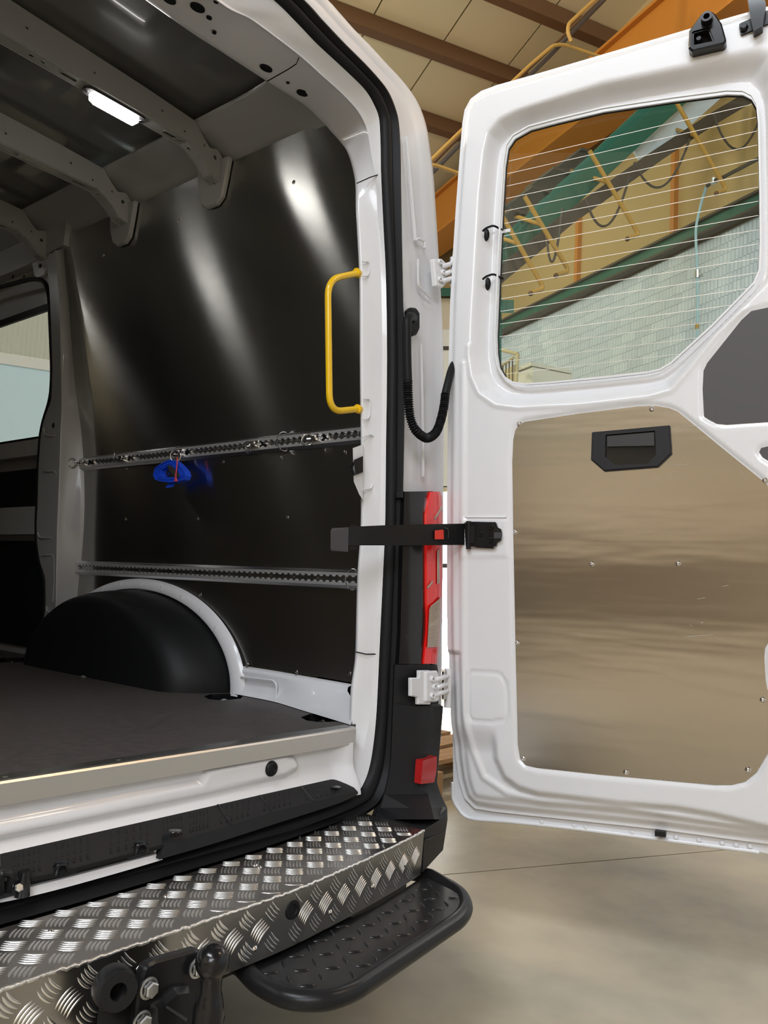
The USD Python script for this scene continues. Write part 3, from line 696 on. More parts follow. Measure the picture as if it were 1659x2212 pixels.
# white base flange under the panels
T0 = np.array([hit(*p, WALL(XW-.002)) for p in ((500, 1405), (508, 1432), (520, 1441), (580, 1450), (660, 1464), (758, 1481))])
def off(a, dx, dz): return a + np.array([dx, 0, dz])
Bt = L3([(501, 1462), (502, 1488), (512, 1500), (575, 1512), (655, 1535), (757, 1566)], ZP(.612))
Md = T0*.55 + Bt*.45 + np.array([.012, 0, 0])
rsm = lambda a: smooth_line(a, 60, k=True)
part(van, 'base_flange', [loft([rsm(off(T0, .006, .004)), rsm(T0), rsm(off(T0, -.012, -.004)), rsm(off(T0, -.014, -.014)), rsm(Md), rsm(Bt*.8+T0*.2+np.array([.012, 0, -.004])), rsm(Bt)])], 'white_paint', 50, 'white painted ledge at the foot of the wall')
lw = hit(600, 1462, WALL(XW-.012))
part(van, 'base_emboss', tube(bend(L3([(520, 1462), (590, 1470), (597, 1478), (596, 1512)], WALL(XW-.026)), .03), .0035, 6), 'white_paint')
# C pillar, sliding door opening
Pw = lambda px, py, x: hit(px, py, WALL(x))
Le = [(100,560),(104,600),(108,650),(112,760),(113,802),(111,858),(100,893),(90,923),(84,998),(81,1097),(78,1147),(84,1205),(98,1255),(98,1316),(92,1350),(88,1400)]
Cr = [(120,540),(124,600),(128,650),(131,760),(132,802),(133,858),(133,893),(131,923),(129,998),(125,1097),(123,1147),(122,1205),(121,1255),(120,1316),(116,1350),(110,1400)]
Ce = [(137,537),(142,600),(147,650),(152,760),(152,802),(150,858),(149,893),(148,923),(146,998),(144,1097),(142,1147),(141,1205),(138,1255),(134,1316),(128,1350),(120,1400)]
Re = [(139,537),(144,600),(150,660),(157,760),(160,802),(164,858),(167,893),(169,923),(171,998),(172,1097),(170,1147),(165,1205),(159,1255),(153,1316),(140,1350),(125,1400)]
def pl(c, x, n=70): return smooth_line(np.array([Pw(*p, x) for p in c]), n, k=True)
xa = .865
pil = loft([pl(Le, xa) + np.array([.10, .05, 0]), pl(Le, xa) + np.array([.02, .004, 0]), pl(Le, xa), pl(Cr, xa-.012), pl(Cr, xa-.012)+np.array([.006, -.004, 0]), pl(Ce, xa+.02), pl(Re, xa+.055), pl(Re, xa+.055)+np.array([.02, -.01, 0])])
cp = group_part(van, 'pillar', 'white ribbed pillar between side door and wall panels')
part(cp, 'post', pil, 'shaded_white', 40)
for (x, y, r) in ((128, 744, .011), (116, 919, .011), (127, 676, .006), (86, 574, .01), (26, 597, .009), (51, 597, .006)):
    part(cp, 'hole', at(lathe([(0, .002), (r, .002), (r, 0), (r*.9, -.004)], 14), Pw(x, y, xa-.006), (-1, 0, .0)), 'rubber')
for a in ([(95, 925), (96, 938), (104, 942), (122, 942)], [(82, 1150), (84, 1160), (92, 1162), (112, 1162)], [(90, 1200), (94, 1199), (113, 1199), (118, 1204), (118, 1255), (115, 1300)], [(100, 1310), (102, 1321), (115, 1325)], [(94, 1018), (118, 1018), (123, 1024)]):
    part(cp, 'emboss', tube(bend([Pw(*p, xa-.008) for p in a], .02), .004, 6), 'shaded_white')
# side above the opening and the sliding door with window
P_ = lambda px, py, x=.90: hit(px, py, WALL(x))
win = [P_(-60, 712, .92), P_(0, 692, .92), P_(107, 658, .92), P_(113, 802, .92), P_(110, 870, .92), P_(92, 935, .92), P_(0, 962, .92), P_(-60, 978, .92)]
sdo = group_part(van, 'side_door', 'dark inside of the sliding side door with its window')
yz = lambda P: np.array([P[1], P[2]])
fr_w = Frame([0, 0, 0], [0, 1, 0], [0, 0, 1], [1, 0, 0])
wp_ = Polygon([yz(w) for w in win])
yw0, yw1 = min(yz(w)[0] for w in win), YF
zt_, zb_ = max(yz(w)[1] for w in win), min(yz(w)[1] for w in win)
hole = rpoly([(1.80, zt_-.34+.16), (1.80, zb_+.02), (2.95, zb_+.02), (2.95, zt_-.12), (1.80, zt_-.12)], .06)
zwt, zwb = P_(54, 674, .92)[2], P_(45, 950, .92)[2]
hole = rpoly([(1.75, zwb), (3.1, zwb), (3.1, zwt), (1.75, zwt)], .09)
def on_x(mesh, x):
    v = np.array(mesh.vertices); q = mesh.copy(); q.vertices = np.c_[x - .03*(v[:, 1]-.61) + v[:, 2], v[:, 0], v[:, 1]]; return q
part(sdo, 'door_skin', on_x(ext(sbox(1.70, .5, YF, 2.42).difference(hole), .02), .955), 'shaded_white', smooth=False)
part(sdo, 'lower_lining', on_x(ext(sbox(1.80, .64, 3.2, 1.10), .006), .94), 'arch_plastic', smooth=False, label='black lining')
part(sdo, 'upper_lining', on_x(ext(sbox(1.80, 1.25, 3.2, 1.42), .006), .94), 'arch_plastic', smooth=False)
part(sdo, 'door_beam', on_x(bx([2.5, 1.185, -.02], [1.5, .12, .05]), .94), 'shaded_white', smooth=False)
part(sdo, 'door_beam', on_x(bx([2.5, zwb-.05, -.02], [1.5, .07, .05]), .94), 'shaded_white', smooth=False)
part(sdo, 'window_pane', on_x(ext(hole.buffer(.01), .004), .965), 'side_glass', smooth=False, label='clear side window')
part(sdo, 'window_seal', on_x(ext(hole.buffer(.02).difference(hole.buffer(-.012)), .012), .945), 'rubber', smooth=False)
op = Polygon([yz(P_(*p, .87)) for p in ((-60, 640), (0, 622), (70, 604), (98, 607), (107, 640), (112, 760), (113.5, 802), (111, 860), (90, 923), (84, 998), (81, 1097), (79, 1147), (84, 1205), (98, 1255), (98, 1316), (88, 1400), (60, 1430), (-60, 1430))])
sealpts = np.array([[.87-.03*(z-.61), y, z] for y, z in [yz(P_(*p, .87)) for p in ((-60, 640), (0, 620), (70, 602), (97, 606), (107, 640), (112, 760), (113.5, 802), (111, 860), (90, 923), (84, 998), (81, 1097), (79, 1147), (84, 1205), (98, 1255), (97, 1316), (88, 1400))]])
part(van, 'side_door_seal', tube(bend(sealpts, .06, 5), .010, 8), 'rubber')
part(van, 'upper_side_member', on_x(ext(Polygon([(1.80, zwt+.20), (1.78, 2.52), (YF, 2.52), (YF, zwt+.18), (2.1, zwt+.18)]), .05), .865), 'shaded_white', smooth=False)
# front bulkhead with an unseen cab opening, sized for its reflection in the wall
part(van, 'bulkhead', Frame([0, YF, 0], [1, 0, 0], [0, 0, 1], [0, -1, 0]).put(ext(sbox(-.97, .5, .97, 2.55).difference(sbox(-.37, 1.95, -.14, 2.34)), .02)), 'grey_plastic', smooth=False)
# underside pan closing the body below and at the sides
part(van, 'underbody', bx([0, YF/2+.2, .42], [1.9, YF-.2, .2]), 'black_plastic', smooth=False)
# rails
def rail(name, z, label, y0, y1, fit):
    g = group_part(van, name, label)
    prof = [(0, -.0275), (.003, -.0275), (.013, -.0190), (.013, -.0180), (.003, -.017), (.003, .017), (.013, .0180), (.013, .0190), (.003, .0275), (0, .0275)]
    pp = np.array(prof+[prof[0]])
    rows = [np.c_[wall_x(z)-.003-pp[:, 0], np.full(len(pp), y), z+pp[:, 1]] for y in (y0, y1)]
    part(g, 'extrusion', loft(rows, cap=False), 'rail_aluminium', smooth=False)
    n = int((y1-y0)/.0254)
    lips = sbox(y0, -.0185, y1, -.0062).union(sbox(y0, .0062, y1, .0185))
    cuts = shapely.union_all([Point(y0+.0127+.0254*k, 0).buffer(.0118, quad_segs=5) for k in range(n)])
    lip = ext(lips.difference(cuts), .004)
    v = np.array(lip.vertices); lip.vertices = np.c_[wall_x(z)-.003-.0165+v[:, 2], v[:, 0], z+v[:, 1]]
    part(g, 'scalloped_lip', lip, 'lip_metal', smooth=False)
    for k in range(1, n, 4):
        part(g, 'fixing_screw', at(lathe([(0, .003), (.004, .0025), (.005, 0)], 8), [wall_x(z)-.007, y0+.0254*k, z], (-1, 0, 0)), 'bright_steel')
    return g
rail('lower_load_rail', zr1, 'slotted aluminium lashing rail low on the wall', .08, 1.69, None)
rail('upper_load_rail', zr2, 'slotted aluminium lashing rail at mid height', .08, 1.82, None)
def ring(c, R, r, nrm, n=24):
    th = np.linspace(0, 2*np.pi, n, endpoint=False); w = np.asarray(nrm, float)/np.linalg.norm(nrm)
    a = np.cross(w, [0, 0, 1.]); a /= np.linalg.norm(a); b = np.cross(w, a)
    return tube(c + R*(np.cos(th)[:, None]*a + np.sin(th)[:, None]*b), r, 8, closed=True)
for nm, px, py, R, z in (('rail_end_clip', 771, 1252, .028, zr1), ('rail_joint_clip', 624, 955, .028, zr2)):
    y, z_ = wyz(px, py)
    part(van, nm, ring(np.array([wall_x(z)-.02, y, z]), .03, .0014, (0, 1, 0)), 'bright_steel')
# lashing fittings clicked into the upper rail: things of their own
fit = [((192, 994), (156, 1000), (1.0, .35, .1), 'leftmost, its ring lying by the pillar'), ((276, 986), (246, 985), (.9, -.55, 0), 'second from the left, its ring standing upright'),
       ((398, 975), (379, 985), (.75, .6, 0), 'its ring carrying the coiled blue strap'), ((560, 961), (535, 967), (.85, -.3, .25), 'fourth from the left, ring hanging before it'), ((690, 946), (664, 950), (.25, .8, .4), 'rightmost, its ring seen edge-on')]
for (bp, rp, nrm, lab) in fit:
    yb = wyz(*bp)[0]; c = np.array([float(wall_x(zr2))-.02, yb, zr2])
    t = thing('lashing_fitting', f'steel lashing fitting in the upper wall rail, {lab}', 'lashing ring', 'lashing fittings on the upper rail')
    part(t, 'stud_plate', [bx(c+[-.004, 0, 0], [.008, .05, .022]), bx(c+[-.010, -.006, 0], [.012, .014, .014])], 'bright_steel', smooth=False)
    part(t, 'locking_plunger', at(lathe([(0, .018), (.005, .018), (.006, .008), (.006, 0)], 10), c+[0, -.028, .0], (-1, 0, 0)), 'bright_steel')
    Rc = hit(*rp, WALL(XW-.045)); 
    part(t, 'ring', ring(Rc, .019, .0022, nrm), 'bright_steel')
    part(t, 'ring_eye', tube([c+[-.008, .012, 0], (c+[-.014, .02, 0])*.5+Rc*.5, Rc + (c-Rc)/np.linalg.norm(c-Rc)*.019], .003, 6), 'bright_steel')
# coiled blue strap hung from the third ring
SX = XW-.05
sp = lambda px, py, d=0.: hit(px, py, WALL(SX+d))
fs = Frame(sp(371, 1023), [0, -1, 0], [0, 0, 1], [-1, 0, 0])
bs = thing('blue_ratchet_strap', 'coiled bright blue lashing strap hanging from a ring of the upper rail', 'strap')
outl = np.array([(337,1027),(341,1012),(352,1004),(364,997),(374,994),(384,997),(394,1006),(404,1018),(407,1028),(403,1037),(390,1041),(372,1043),(352,1041),(341,1037)], float)
o2 = fs.px(outl); ctr = o2.mean(0)
for k, s in enumerate((1.0, .87, .75, .63)):
    poly = Polygon(ctr + (o2-ctr)*s).buffer(-.004).buffer(.004, quad_segs=6); rg = poly.difference(poly.buffer(-.0042))
    m_ = ext(rg, .026-.002*(k % 2), -.013)
    part(bs, 'strap_turn', fs.put(m_), 'blue_web', 40)
part(bs, 'strap_tail', hull([sp(366, 1040, .0), sp(380, 1042, .0), sp(373, 1052, -.0), sp(357, 1054, 0), sp(366, 1040, .004), sp(380, 1042, .004), sp(373, 1052, .004), sp(357, 1054, .004)]), 'blue_web', smooth=False)
part(bs, 'buckle', fs.put(ext(rpoly(fs.px([(371, 1006), (380, 1008), (398, 1028), (395, 1033), (388, 1032), (374, 1016)]), .004), .006, .014)), 'zinc', smooth=False)
part(bs, 'buckle_lever', tube([sp(361, 1027, -.012), sp(368, 1019, -.015), sp(377, 1022, -.013)], .0035, 8), 'bright_steel')
part(bs, 'elastic_band', [tube(smooth_line([sp(383, 988, -.015), sp(382, 1010, -.02), sp(380, 1024, -.02), sp(377+d, 1040, -.018)], 12), .0022, 6) for d in (0, 3, 6)], 'pink_elastic')
# wheel arch: white flange and black cover
ell = lambda a, b, x, n=60, t0=-.02, t1=np.pi+.02, c=archC: np.c_[np.full(n, x), c + a*np.cos(np.linspace(t0, t1, n)), .61 + b*np.sin(np.linspace(t0, t1, n))]
wa = group_part(van, 'wheel_arch', 'wheel arch with black cover and white flange')
fo = [( .60, .352, XW-.014), (.585, .344, XW-.032), (.560, .324, XW-.036), (.548, .314, XW-.032), (.545, .310, XW-.010)]
part(wa, 'flange', loft([ell(a, b, x, c=1.20) for a, b, x in fo]), 'white_paint', 50, 'white arched flange on the wall')
for th in np.linspace(.25, 2.5, 11):
    part(wa, 'spot_weld', bx([XW-.037, 1.20+.570*math.cos(th), .61+.333*math.sin(th)], [.002, .006, .016]), 'white_paint')
se = lambda a, b, x, n=60, k=2.25: np.c_[np.full(n, x), archC + a[0] + a[1]*np.sign(np.cos(np.linspace(0, np.pi, n)))*np.abs(np.cos(np.linspace(0, np.pi, n)))**(2/k), .605 + b*np.sin(np.linspace(0, np.pi, n))**(2/k)]
secs = [((0, .545), .314, XW), ((.0, .54), .313, .90), ((.005, .525), .310, .85), ((.01, .50), .304, .80), ((.015, .475), .294, .765), ((.02, .45), .278, .745), ((.02, .42), .256, .735), ((.02, .30), .20, .732), ((.02, .02), .01, .732)]
part(wa, 'cover', loft([se(a, b, x, k=2.0) for a, b, x in secs]), 'arch_plastic', 60, 'black moulded cover')
# floor board with lashing cups
cups = [hit(484, 1504, ZP(.61)), hit(697, 1549, ZP(.61)), hit(28, 1425, ZP(.61))]
fp_ = Polygon([(-.93, .034), (.858, .034), (.93, .66), (.93, YF), (-.93, YF)])
cupshape = [Polygon(L3(c, ZP(.61))[:, :2]).convex_hull.buffer(-.006).buffer(.006, quad_segs=6) for c in (
    [(440, 1504), (455, 1499), (500, 1498), (526, 1503), (522, 1509), (478, 1513), (450, 1510)],
    [(648, 1549), (668, 1542), (720, 1541), (746, 1550), (738, 1558), (690, 1560), (660, 1556)],
    [(-12, 1425), (10, 1420), (50, 1420), (64, 1426), (45, 1430), (0, 1431)])]
fb = group_part(van, 'floor_board', 'dark textured plywood load floor')
part(fb, 'board', ext(fp_.difference(shapely.union_all(cupshape)), .012, .598), 'floor_ply', smooth=False)
for s in cupshape:
    part(fb, 'lashing_cup', [ext(s.buffer(.003).difference(s.buffer(-.002)), .024, .5855), ext(s.buffer(.003), .002, .584)], 'black_gloss', smooth=False, label='black recessed lashing cup')
    c = s.centroid; ax = np.array(s.minimum_rotated_rectangle.exterior.coords); e = ax[1]-ax[0]; e2 = ax[2]-ax[1]; e = (e if np.linalg.norm(e) > np.linalg.norm(e2) else e2); e = np.r_[e/np.linalg.norm(e), 0]
    part(fb, 'lashing_eye', tube([np.array([c.x, c.y, .590])-e*.03, np.array([c.x, c.y, .601]), np.array([c.x, c.y, .590])+e*.03], .004, 8), 'zinc')
# sill profile
sl = group_part(van, 'sill_profile', 'brushed aluminium edge profile along the load sill')
prof = [(.036, .6105), (.036, .6125), (.002, .6125), (-.0015, .6105), (-.004, .6065), (-.004, .570), (-.001, .570), (-.001, .609), (.036, .6105)]
part(sl, 'profile', loft([np.array([[x, y, z] for y, z in prof]) for x in (-.775, .772)]), 'plain_aluminium', smooth=False)
for p in ((690, 1575), (258, 1642), (500, 1606), (20, 1681)):
    c = hit(*p, ZP(.6125)); part(sl, 'screw', at(lathe([(0, .001), (.004, .0008), (.005, 0)], 10), [c[0], .017, .6125]), 'zinc')
# white sill panel below, with embossed step
fs_ = Frame([0, .012, .50], [1, 0, 0], [0, LEAN, 1], [0, -1, 0])
emb = [fs_.px([p]) [0] for p in ((0, 1774), (200, 1735), (400, 1694), (429, 1689), (442, 1664), (560, 1637), (600, 1631), (630, 1636), (640, 1650), (634, 1664), (600, 1679), (450, 1712), (0, 1806))]
embp = Polygon([(-.77, emb[0][1]-.002)] + emb + [(-.77, emb[-1][1])]).buffer(-.004).buffer(.004)
pan = Polygon([(-.77, .074), (.762, .074), (.762, -.05), (-.77, -.05)])
def sill_h(p):
    d = sdist(embp, p); h = .012*(1-sstep(d, -.004, .004))
    h = h + .030*sstep(-p[:, 1], -.03, .05) - .0*p[:, 0]
    return h + .020*sstep(p[:, 0], .69, .76)
part(van, 'sill_panel', fs_.put(heightsheet(pan, .0075, sill_h, -.03)), 'white_paint', 50, 'white painted sill panel with stepped emboss')
pc = hit(588, 1661, REAR(.0)) + np.array([0, .004, 0])
part(van, 'rubber_plug', at(lathe([(0, .006), (.008, .006), (.009, .008), (.0125, .008), (.0165, .005), (.018, 0)], 24), pc, (0, -1, 0)), 'rubber', 40, 'round black rubber plug')

# grab handle
gh = group_part(van, 'grab_handle', 'yellow tubular grab handle on the rear pillar')
RP = lambda px, py, d=.05: hit(px, py, REAR(d))
part(gh, 'bar', tube(bend([RP(786, 587), RP(716, 600), RP(706, 640), RP(711, 870), RP(716, 889), RP(788, 883)], .035, 8) if False else bend([RP(786, 587), RP(708, 604), RP(712, 890), RP(788, 882)], .05, 9), .0092, 14), 'yellow_paint', 60)
for p in ((772, 590), (774, 884)): part(gh, 'flattened_end', at(lathe([(0, -.008), (.0125, -.008), (.0125, .008), (0, .008)], 14), RP(*p), (1, .2, 0)), 'yellow_paint')
# latch on the inside of the pillar, pressed pockets on the pillar face
la = group_part(van, 'striker', 'black latch striker on a white bracket at the pillar edge')
part(la, 'bracket', hull([RP(*p, .03+k) for p in ((762, 968), (784, 960), (784, 1080), (776, 1068), (764, 1040)) for k in (0, .03)]), 'white_paint', smooth=False)
part(la, 'catch', [hull([RP(*p, .022+k) for p in ((764, 994), (784, 985), (784, 1020), (768, 1026)) for k in (0, .03)]), tube([RP(766, 1000, .015), RP(758, 1010, .03), RP(766, 1026, .015)], .004, 6)], 'black_gloss', smooth=False)
for a, b in (((781, 565), (781, 596)), ((783, 862), (782, 905))):
    cpt = [(a[0]+2, a[1]), (a[0]+14, a[1]), (a[0]+17, a[1]+6), (b[0]+17, b[1]-8), (b[0]+13, b[1]), (b[0]+2, b[1]+1)]
    part(van, 'pillar_pocket', tube(bend([hit(*p, REAR(.030)) for p in cpt], .012, 5), .0022, 6), 'white_paint')
part(van, 'pillar_pocket', tube(bend([hit(*p, REAR(.026)) for p in [(781, 945), (800, 938), (809, 945), (808, 1040), (802, 1055), (783, 1058)]], .02, 5), .0025, 6), 'white_paint')
for seg in ([(771, 396), (800, 383), (822, 376)], [(768, 1408), (790, 1413), (817, 1413)], [(576, 176), (622, 150), (640, 138), (646, 124), (685, 103)]):
    dd = .05 if seg[0][1] > 300 else None
    pts = [hit(*p, REAR(d)) for p, d in zip(seg, (.04, .022, .006) if dd else (.155, .085, .056, .05, .012))]
    part(van, 'panel_seam', tube(pts, .0016, 5), 'black_plastic')
hdr = [((575, 146), .013, .10, 1.5), ((654, 199), .016, .105, 1.2), ((463, 69), .0055, .10, 1.), ((467, 4-2), .006, .06, 1.), ((427, 15), .0155, .085, 1.2), ((622, 177), .005, .07, 1.), ((452, 37), .006, .075, 1.2), ((366, -2), .014, .11, 1.2)]
for (p, r, d, st_) in hdr:
    c = hit(*p, REAR(d)); hole_m = lathe([(0, .0015), (r, .0015), (r*1.02, 0), (r*1.02, -.003)], 18); hole_m.apply_scale([st_, 1, 1])
    i = np.argmin(np.linalg.norm(hI-c, axis=1)); a_ = hM[i]-hI[i]; b_ = hI[min(i+3, len(hI)-1)]-hI[i-3]; nn = np.cross(a_, b_); nn /= np.linalg.norm(nn); nn = nn if nn@(CAM-c) > 0 else -nn
    # drop the hole onto the frame skin
    t_ = ((hI[i]-c)@nn)/((c-CAM)@nn); c = c + (c-CAM)*t_ + nn*.002
    q = hole_m.copy(); bx_ = b_/np.linalg.norm(b_); Mx = np.eye(4); Mx[:3, 0] = bx_; Mx[:3, 2] = nn; Mx[:3, 1] = np.cross(nn, bx_); Mx[:3, 3] = c; q.apply_transform(Mx)
    part(van, 'frame_hole', q, 'rubber', label='dark pressed hole in the header')

# ---------------- rear corner: lamp, black housing, bumper corner
RD = lambda px, py, d: hit(px, py, REAR(d))
def block(rear, d, depth, shrink=1.0):
    """solid with the pixel outline 'rear' at depth d, running forward by depth"""
    a = np.array([RD(*p, d) for p in rear]); c = a.mean(0)
    b = c + (a-c)*shrink + np.array([0, depth, 0])
    n = len(a); v = np.vstack([a, b, a.mean(0), b.mean(0)]); f = []
    for i in range(n):
        j = (i+1) % n; f += [[i, j, n+j], [i, n+j, n+i], [i, 2*n, j], [n+i, n+j, 2*n+1]]
    return tm(v, f)
def multi_loft(rows, cap=False): return loft([np.asarray(r) for r in rows], cap=cap)
tl = group_part(van, 'tail_lamp', 'tall rear lamp cluster with red and clear lenses')
ys_ = np.array([1062, 1075, 1113, 1180, 1240, 1295, 1330, 1362, 1400, 1434], float)
xl_ = np.interp(ys_, [1062, 1080, 1113, 1295, 1330, 1362, 1434], [926, 921, 916.5, 917, 919, 918.5, 912])
xr_ = np.interp(ys_, [1062, 1080, 1279, 1345, 1400, 1434], [953, 957, 956, 951.5, 948, 945])
xg_ = np.interp(ys_, [1062, 1146, 1250, 1370, 1440], [862, 859, 856, 853, 849])
hous = [[RD(x, y, -.003) for x, y in zip(xg_-3, ys_)], [RD(x, y, -.03) for x, y in zip(xg_+4, ys_)], [RD(x, y, -.048) for x, y in zip(xg_+12, ys_)], [RD(x, y, -.052) for x, y in zip(xl_-6, ys_)], [RD(x, y, -.050) for x, y in zip(xl_+1, ys_)], [RD(x, y, .02) for x, y in zip(xl_+6, ys_)]]
part(tl, 'housing', multi_loft(hous, cap=True), 'black_gloss', 30, 'glossy black housing')
t5 = [0, .12, .5, .85, 1.]
dd5 = [-.050, -.056, -.058, -.052, -.036]
lens = [[RD(a*(1-t)+b*t, y, d) for a, b, y in zip(xl_, xr_, ys_)] for t, d in zip(t5, dd5)]
lens += [[np.array(q)+[.006, .05, 0] for q in lens[-1]], [np.array(q)+[.01, .18, 0] for q in lens[-1]]]
part(tl, 'red_lens', multi_loft(lens, cap=True), 'red_lens', 40, 'red lens')
cy_ = np.linspace(0, 1, 26)
cl_l = lambda t: (np.interp(t, [0, .06, 1], [930, 927, 922.5]), np.interp(t, [0, 1], [1310, 1399]))
def clear_row(s, d):
    out = []
    for t in cy_:
        xl, y1 = cl_l(t); xr = np.interp(t, [0, .5, 1], [953, 951, 946]); y0 = np.interp(t, [0, 1], [1290, 1397])
        out.append(RD(xl*(1-s)+xr*s, y1*(1-s)+y0*s, d))
    return out
cl_ = multi_loft([clear_row(0, -.060), clear_row(.05, -.0635), clear_row(.9, -.0605), clear_row(1., -.052)])
part(tl, 'clear_lens', cl_, 'clear_lens', 40, 'clear ribbed lens')
ribs = []
for k in range(30):
    t = (k+.5)/30
    def pt(s, d):
        xl, y1 = cl_l(t); xr = np.interp(t, [0, .5, 1], [953, 951, 946]); y0 = np.interp(t, [0, 1], [1290, 1397]); return RD(xl*(1-s)+xr*s, y1*(1-s)+y0*s, d)
    if k not in (13, 14): ribs.append(tube([pt(.06, -.0635), pt(.5, -.063), pt(.9, -.0605)], .0014, 5))
part(tl, 'lens_rib', cat(ribs), 'clear_lens', 60, kind='stuff')
part(tl, 'reflector_facet', tube([RD(923, 1270, -.0585), RD(930, 1262, -.06), RD(934, 1256, -.0595)], .003, 5), 'clear_lens', smooth=False)
part(tl, 'reflector_facet', hull([RD(937, 1120, -.0585), RD(953, 1092, -.05), RD(955, 1098, -.049), RD(941, 1123, -.058), RD(945, 1110, -.0605)]), 'clear_lens', smooth=False)
part(tl, 'reflector_facet', hull([RD(944, 1190, -.058), RD(949, 1185, -.054), RD(950, 1260, -.054), RD(944, 1262, -.058), RD(947, 1220, -.060)]), 'clear_lens', smooth=False)
part(tl, 'top_edge', block([(868, 1062), (935, 1061), (928, 1072), (918, 1092), (868, 1075)], -.045, .06), 'black_gloss', smooth=False)
# bumper corner
bc = group_part(van, 'bumper_corner', 'black plastic corner of the rear bumper')
yb = np.array([1436, 1448, 1520, 1526, 1600, 1640, 1690, 1716, 1745, 1770], float)
cols = [(np.interp(yb, [1436, 1643, 1690, 1770], [846, 838, 828, 800]), [-.002]*10),
        (np.interp(yb, [1436, 1643, 1690, 1770], [853, 845, 838, 815]), [-.045]*10),
        (np.interp(yb, [1436, 1520, 1640, 1716, 1770], [898, 894, 889, 886, 884]), [-.05, -.05, -.05, -.06, -.06, -.062, -.065, -.075, -.12, -.16]),
        (np.interp(yb, [1436, 1520, 1640, 1716, 1770], [936, 931, 919, 925, 938]), [-.055, -.055, -.055, -.068, -.07, -.075, -.08, -.10, -.17, -.21]),
        (np.interp(yb, [1436, 1448, 1520, 1526, 1640, 1690, 1716, 1745, 1770], [944, 946, 947, 957, 948, 944, 952, 966, 967]), [-.03, -.03, -.03, -.035, -.035, -.035, -.04, -.06, -.09, -.11])]
rowsC = [[RD(x, y, d) for x, y, d in zip(xs_, yb, ds_)] for xs_, ds_ in cols]
rowsC += [[q+np.array([.01, .06, 0]) for q in rowsC[-1]], [q+np.array([.02, .5, 0]) for q in rowsC[-1]]]
part(bc, 'corner_panel', multi_loft(rowsC), 'black_plastic', 25)
# lower wrap-round end of the bumper beside the tread plate
e0 = hit(915, 1793, ZP(.40))
def bz(px, py, x): return hit(px, py, (np.array([1., 0, 0]), np.array([x, 0, 0])))
xb = e0[0]+.002
lowp = [RD(838, 1742, -.1), bz(880, 1776, xb), bz(917, 1792, xb), bz(913, 1880, xb), bz(870, 1850, xb)]
Y1 = e0[1]
cap_pts = [[xb, Y1-.004, .402], [xb, Y1-.004, .285], [xb, -.05, .42], [xb, -.05, .285], [xb+.13, Y1+.03, .405], [xb+.13, Y1+.035, .32], [xb+.12, Y1+.045, .29], [xb+.20, Y1+.11, .41], [xb+.20, Y1+.12, .33], [xb+.18, Y1+.12, .295], [xb+.24, .1, .41], [xb+.24, .1, .30], [xb, .1, .42], [xb, .1, .285]]
c1 = [bz(917, 1791, xb), RD(958, 1768, -.20)]
endp = [(917, 1791), (962, 1764), (966, 1745), (967, 1770), (961, 1800), (957, 1836), (913, 1884)]
de = [-.205, -.16, -.125, -.125, -.14, -.15, -.21]
aa = np.array([RD(*p, d) for p, d in zip(endp, de)])
part(bc, 'bumper_end', hull(np.vstack([aa, aa[[1, 2, 3, 4, 5]]+[.02, .25, 0], aa[[0, 6]]+[.0, .15, 0]])), 'black_plastic', 20)
part(bc, 'end_crease', tube([RD(918, 1815, -.213), RD(950, 1803, -.17), RD(961, 1795, -.145)], .0025, 6), 'black_plastic')
rp_ = [(914, 1643), (944, 1634), (943, 1665), (938, 1690), (909, 1694)]
part(bc, 'reflector', block(rp_, -.090, .03), 'reflector_red', smooth=False, label='red rear reflector')

# ---------------- bumper with tread plate
bu = group_part(van, 'rear_bumper', 'bright chequer-plate clad rear bumper step')
Ex = np.array([-.95, -.6, -.256, -.065, .07, .2486, .44, .634, .787]); Ey = np.array([-.225, -.25, -.268, -.274, -.278, -.283, -.270, -.246, -.220])
exs = np.linspace(-.787, .787, 60); exy = PchipInterpolator(Ex, Ey)(np.abs(exs)*-1*0+exs); exy = np.minimum(PchipInterpolator(Ex, Ey)(exs), 0)
eyf = PchipInterpolator(exs, exy)
iyf = lambda x: np.interp(np.abs(x), [0, .4, .68, .787], [-.085, -.08, -.055, -.03])
ZT, ZB = .40, .296
top_v = loft([np.c_[exs, iyf(exs), np.full(60, ZT)], np.c_[exs, exy, np.full(60, ZT)], np.c_[exs, exy, np.full(60, ZT-.003)], np.c_[exs, iyf(exs), np.full(60, ZT-.003)]], close=True, cap=True)
part(bu, 'top_plate', top_v, 'tread_aluminium', smooth=False)
fy = lambda x, z: eyf(x) - .002 + (ZT-z)*.05
slots = None
front = loft([np.c_[exs, fy(exs, ZT), np.full(60, ZT-.003)], np.c_[exs, fy(exs, ZB), np.full(60, ZB)], np.c_[exs, fy(exs, ZB)+.02, np.full(60, ZB)], np.c_[exs, fy(exs, ZT)+.02, np.full(60, ZT-.004)]], close=True, cap=True)
part(bu, 'front_plate', front, 'tread_aluminium', smooth=False)
wx = np.linspace(-.787, .787, 260)
wob = rng.normal(0, .0007, (260, 2))
part(bu, 'weld_seam', tube(np.c_[wx, eyf(np.clip(wx, -.786, .786))-.0005+wob[:, 0], np.full(260, ZT-.001)+wob[:, 1]], .0032, 7), 'weld', 60)
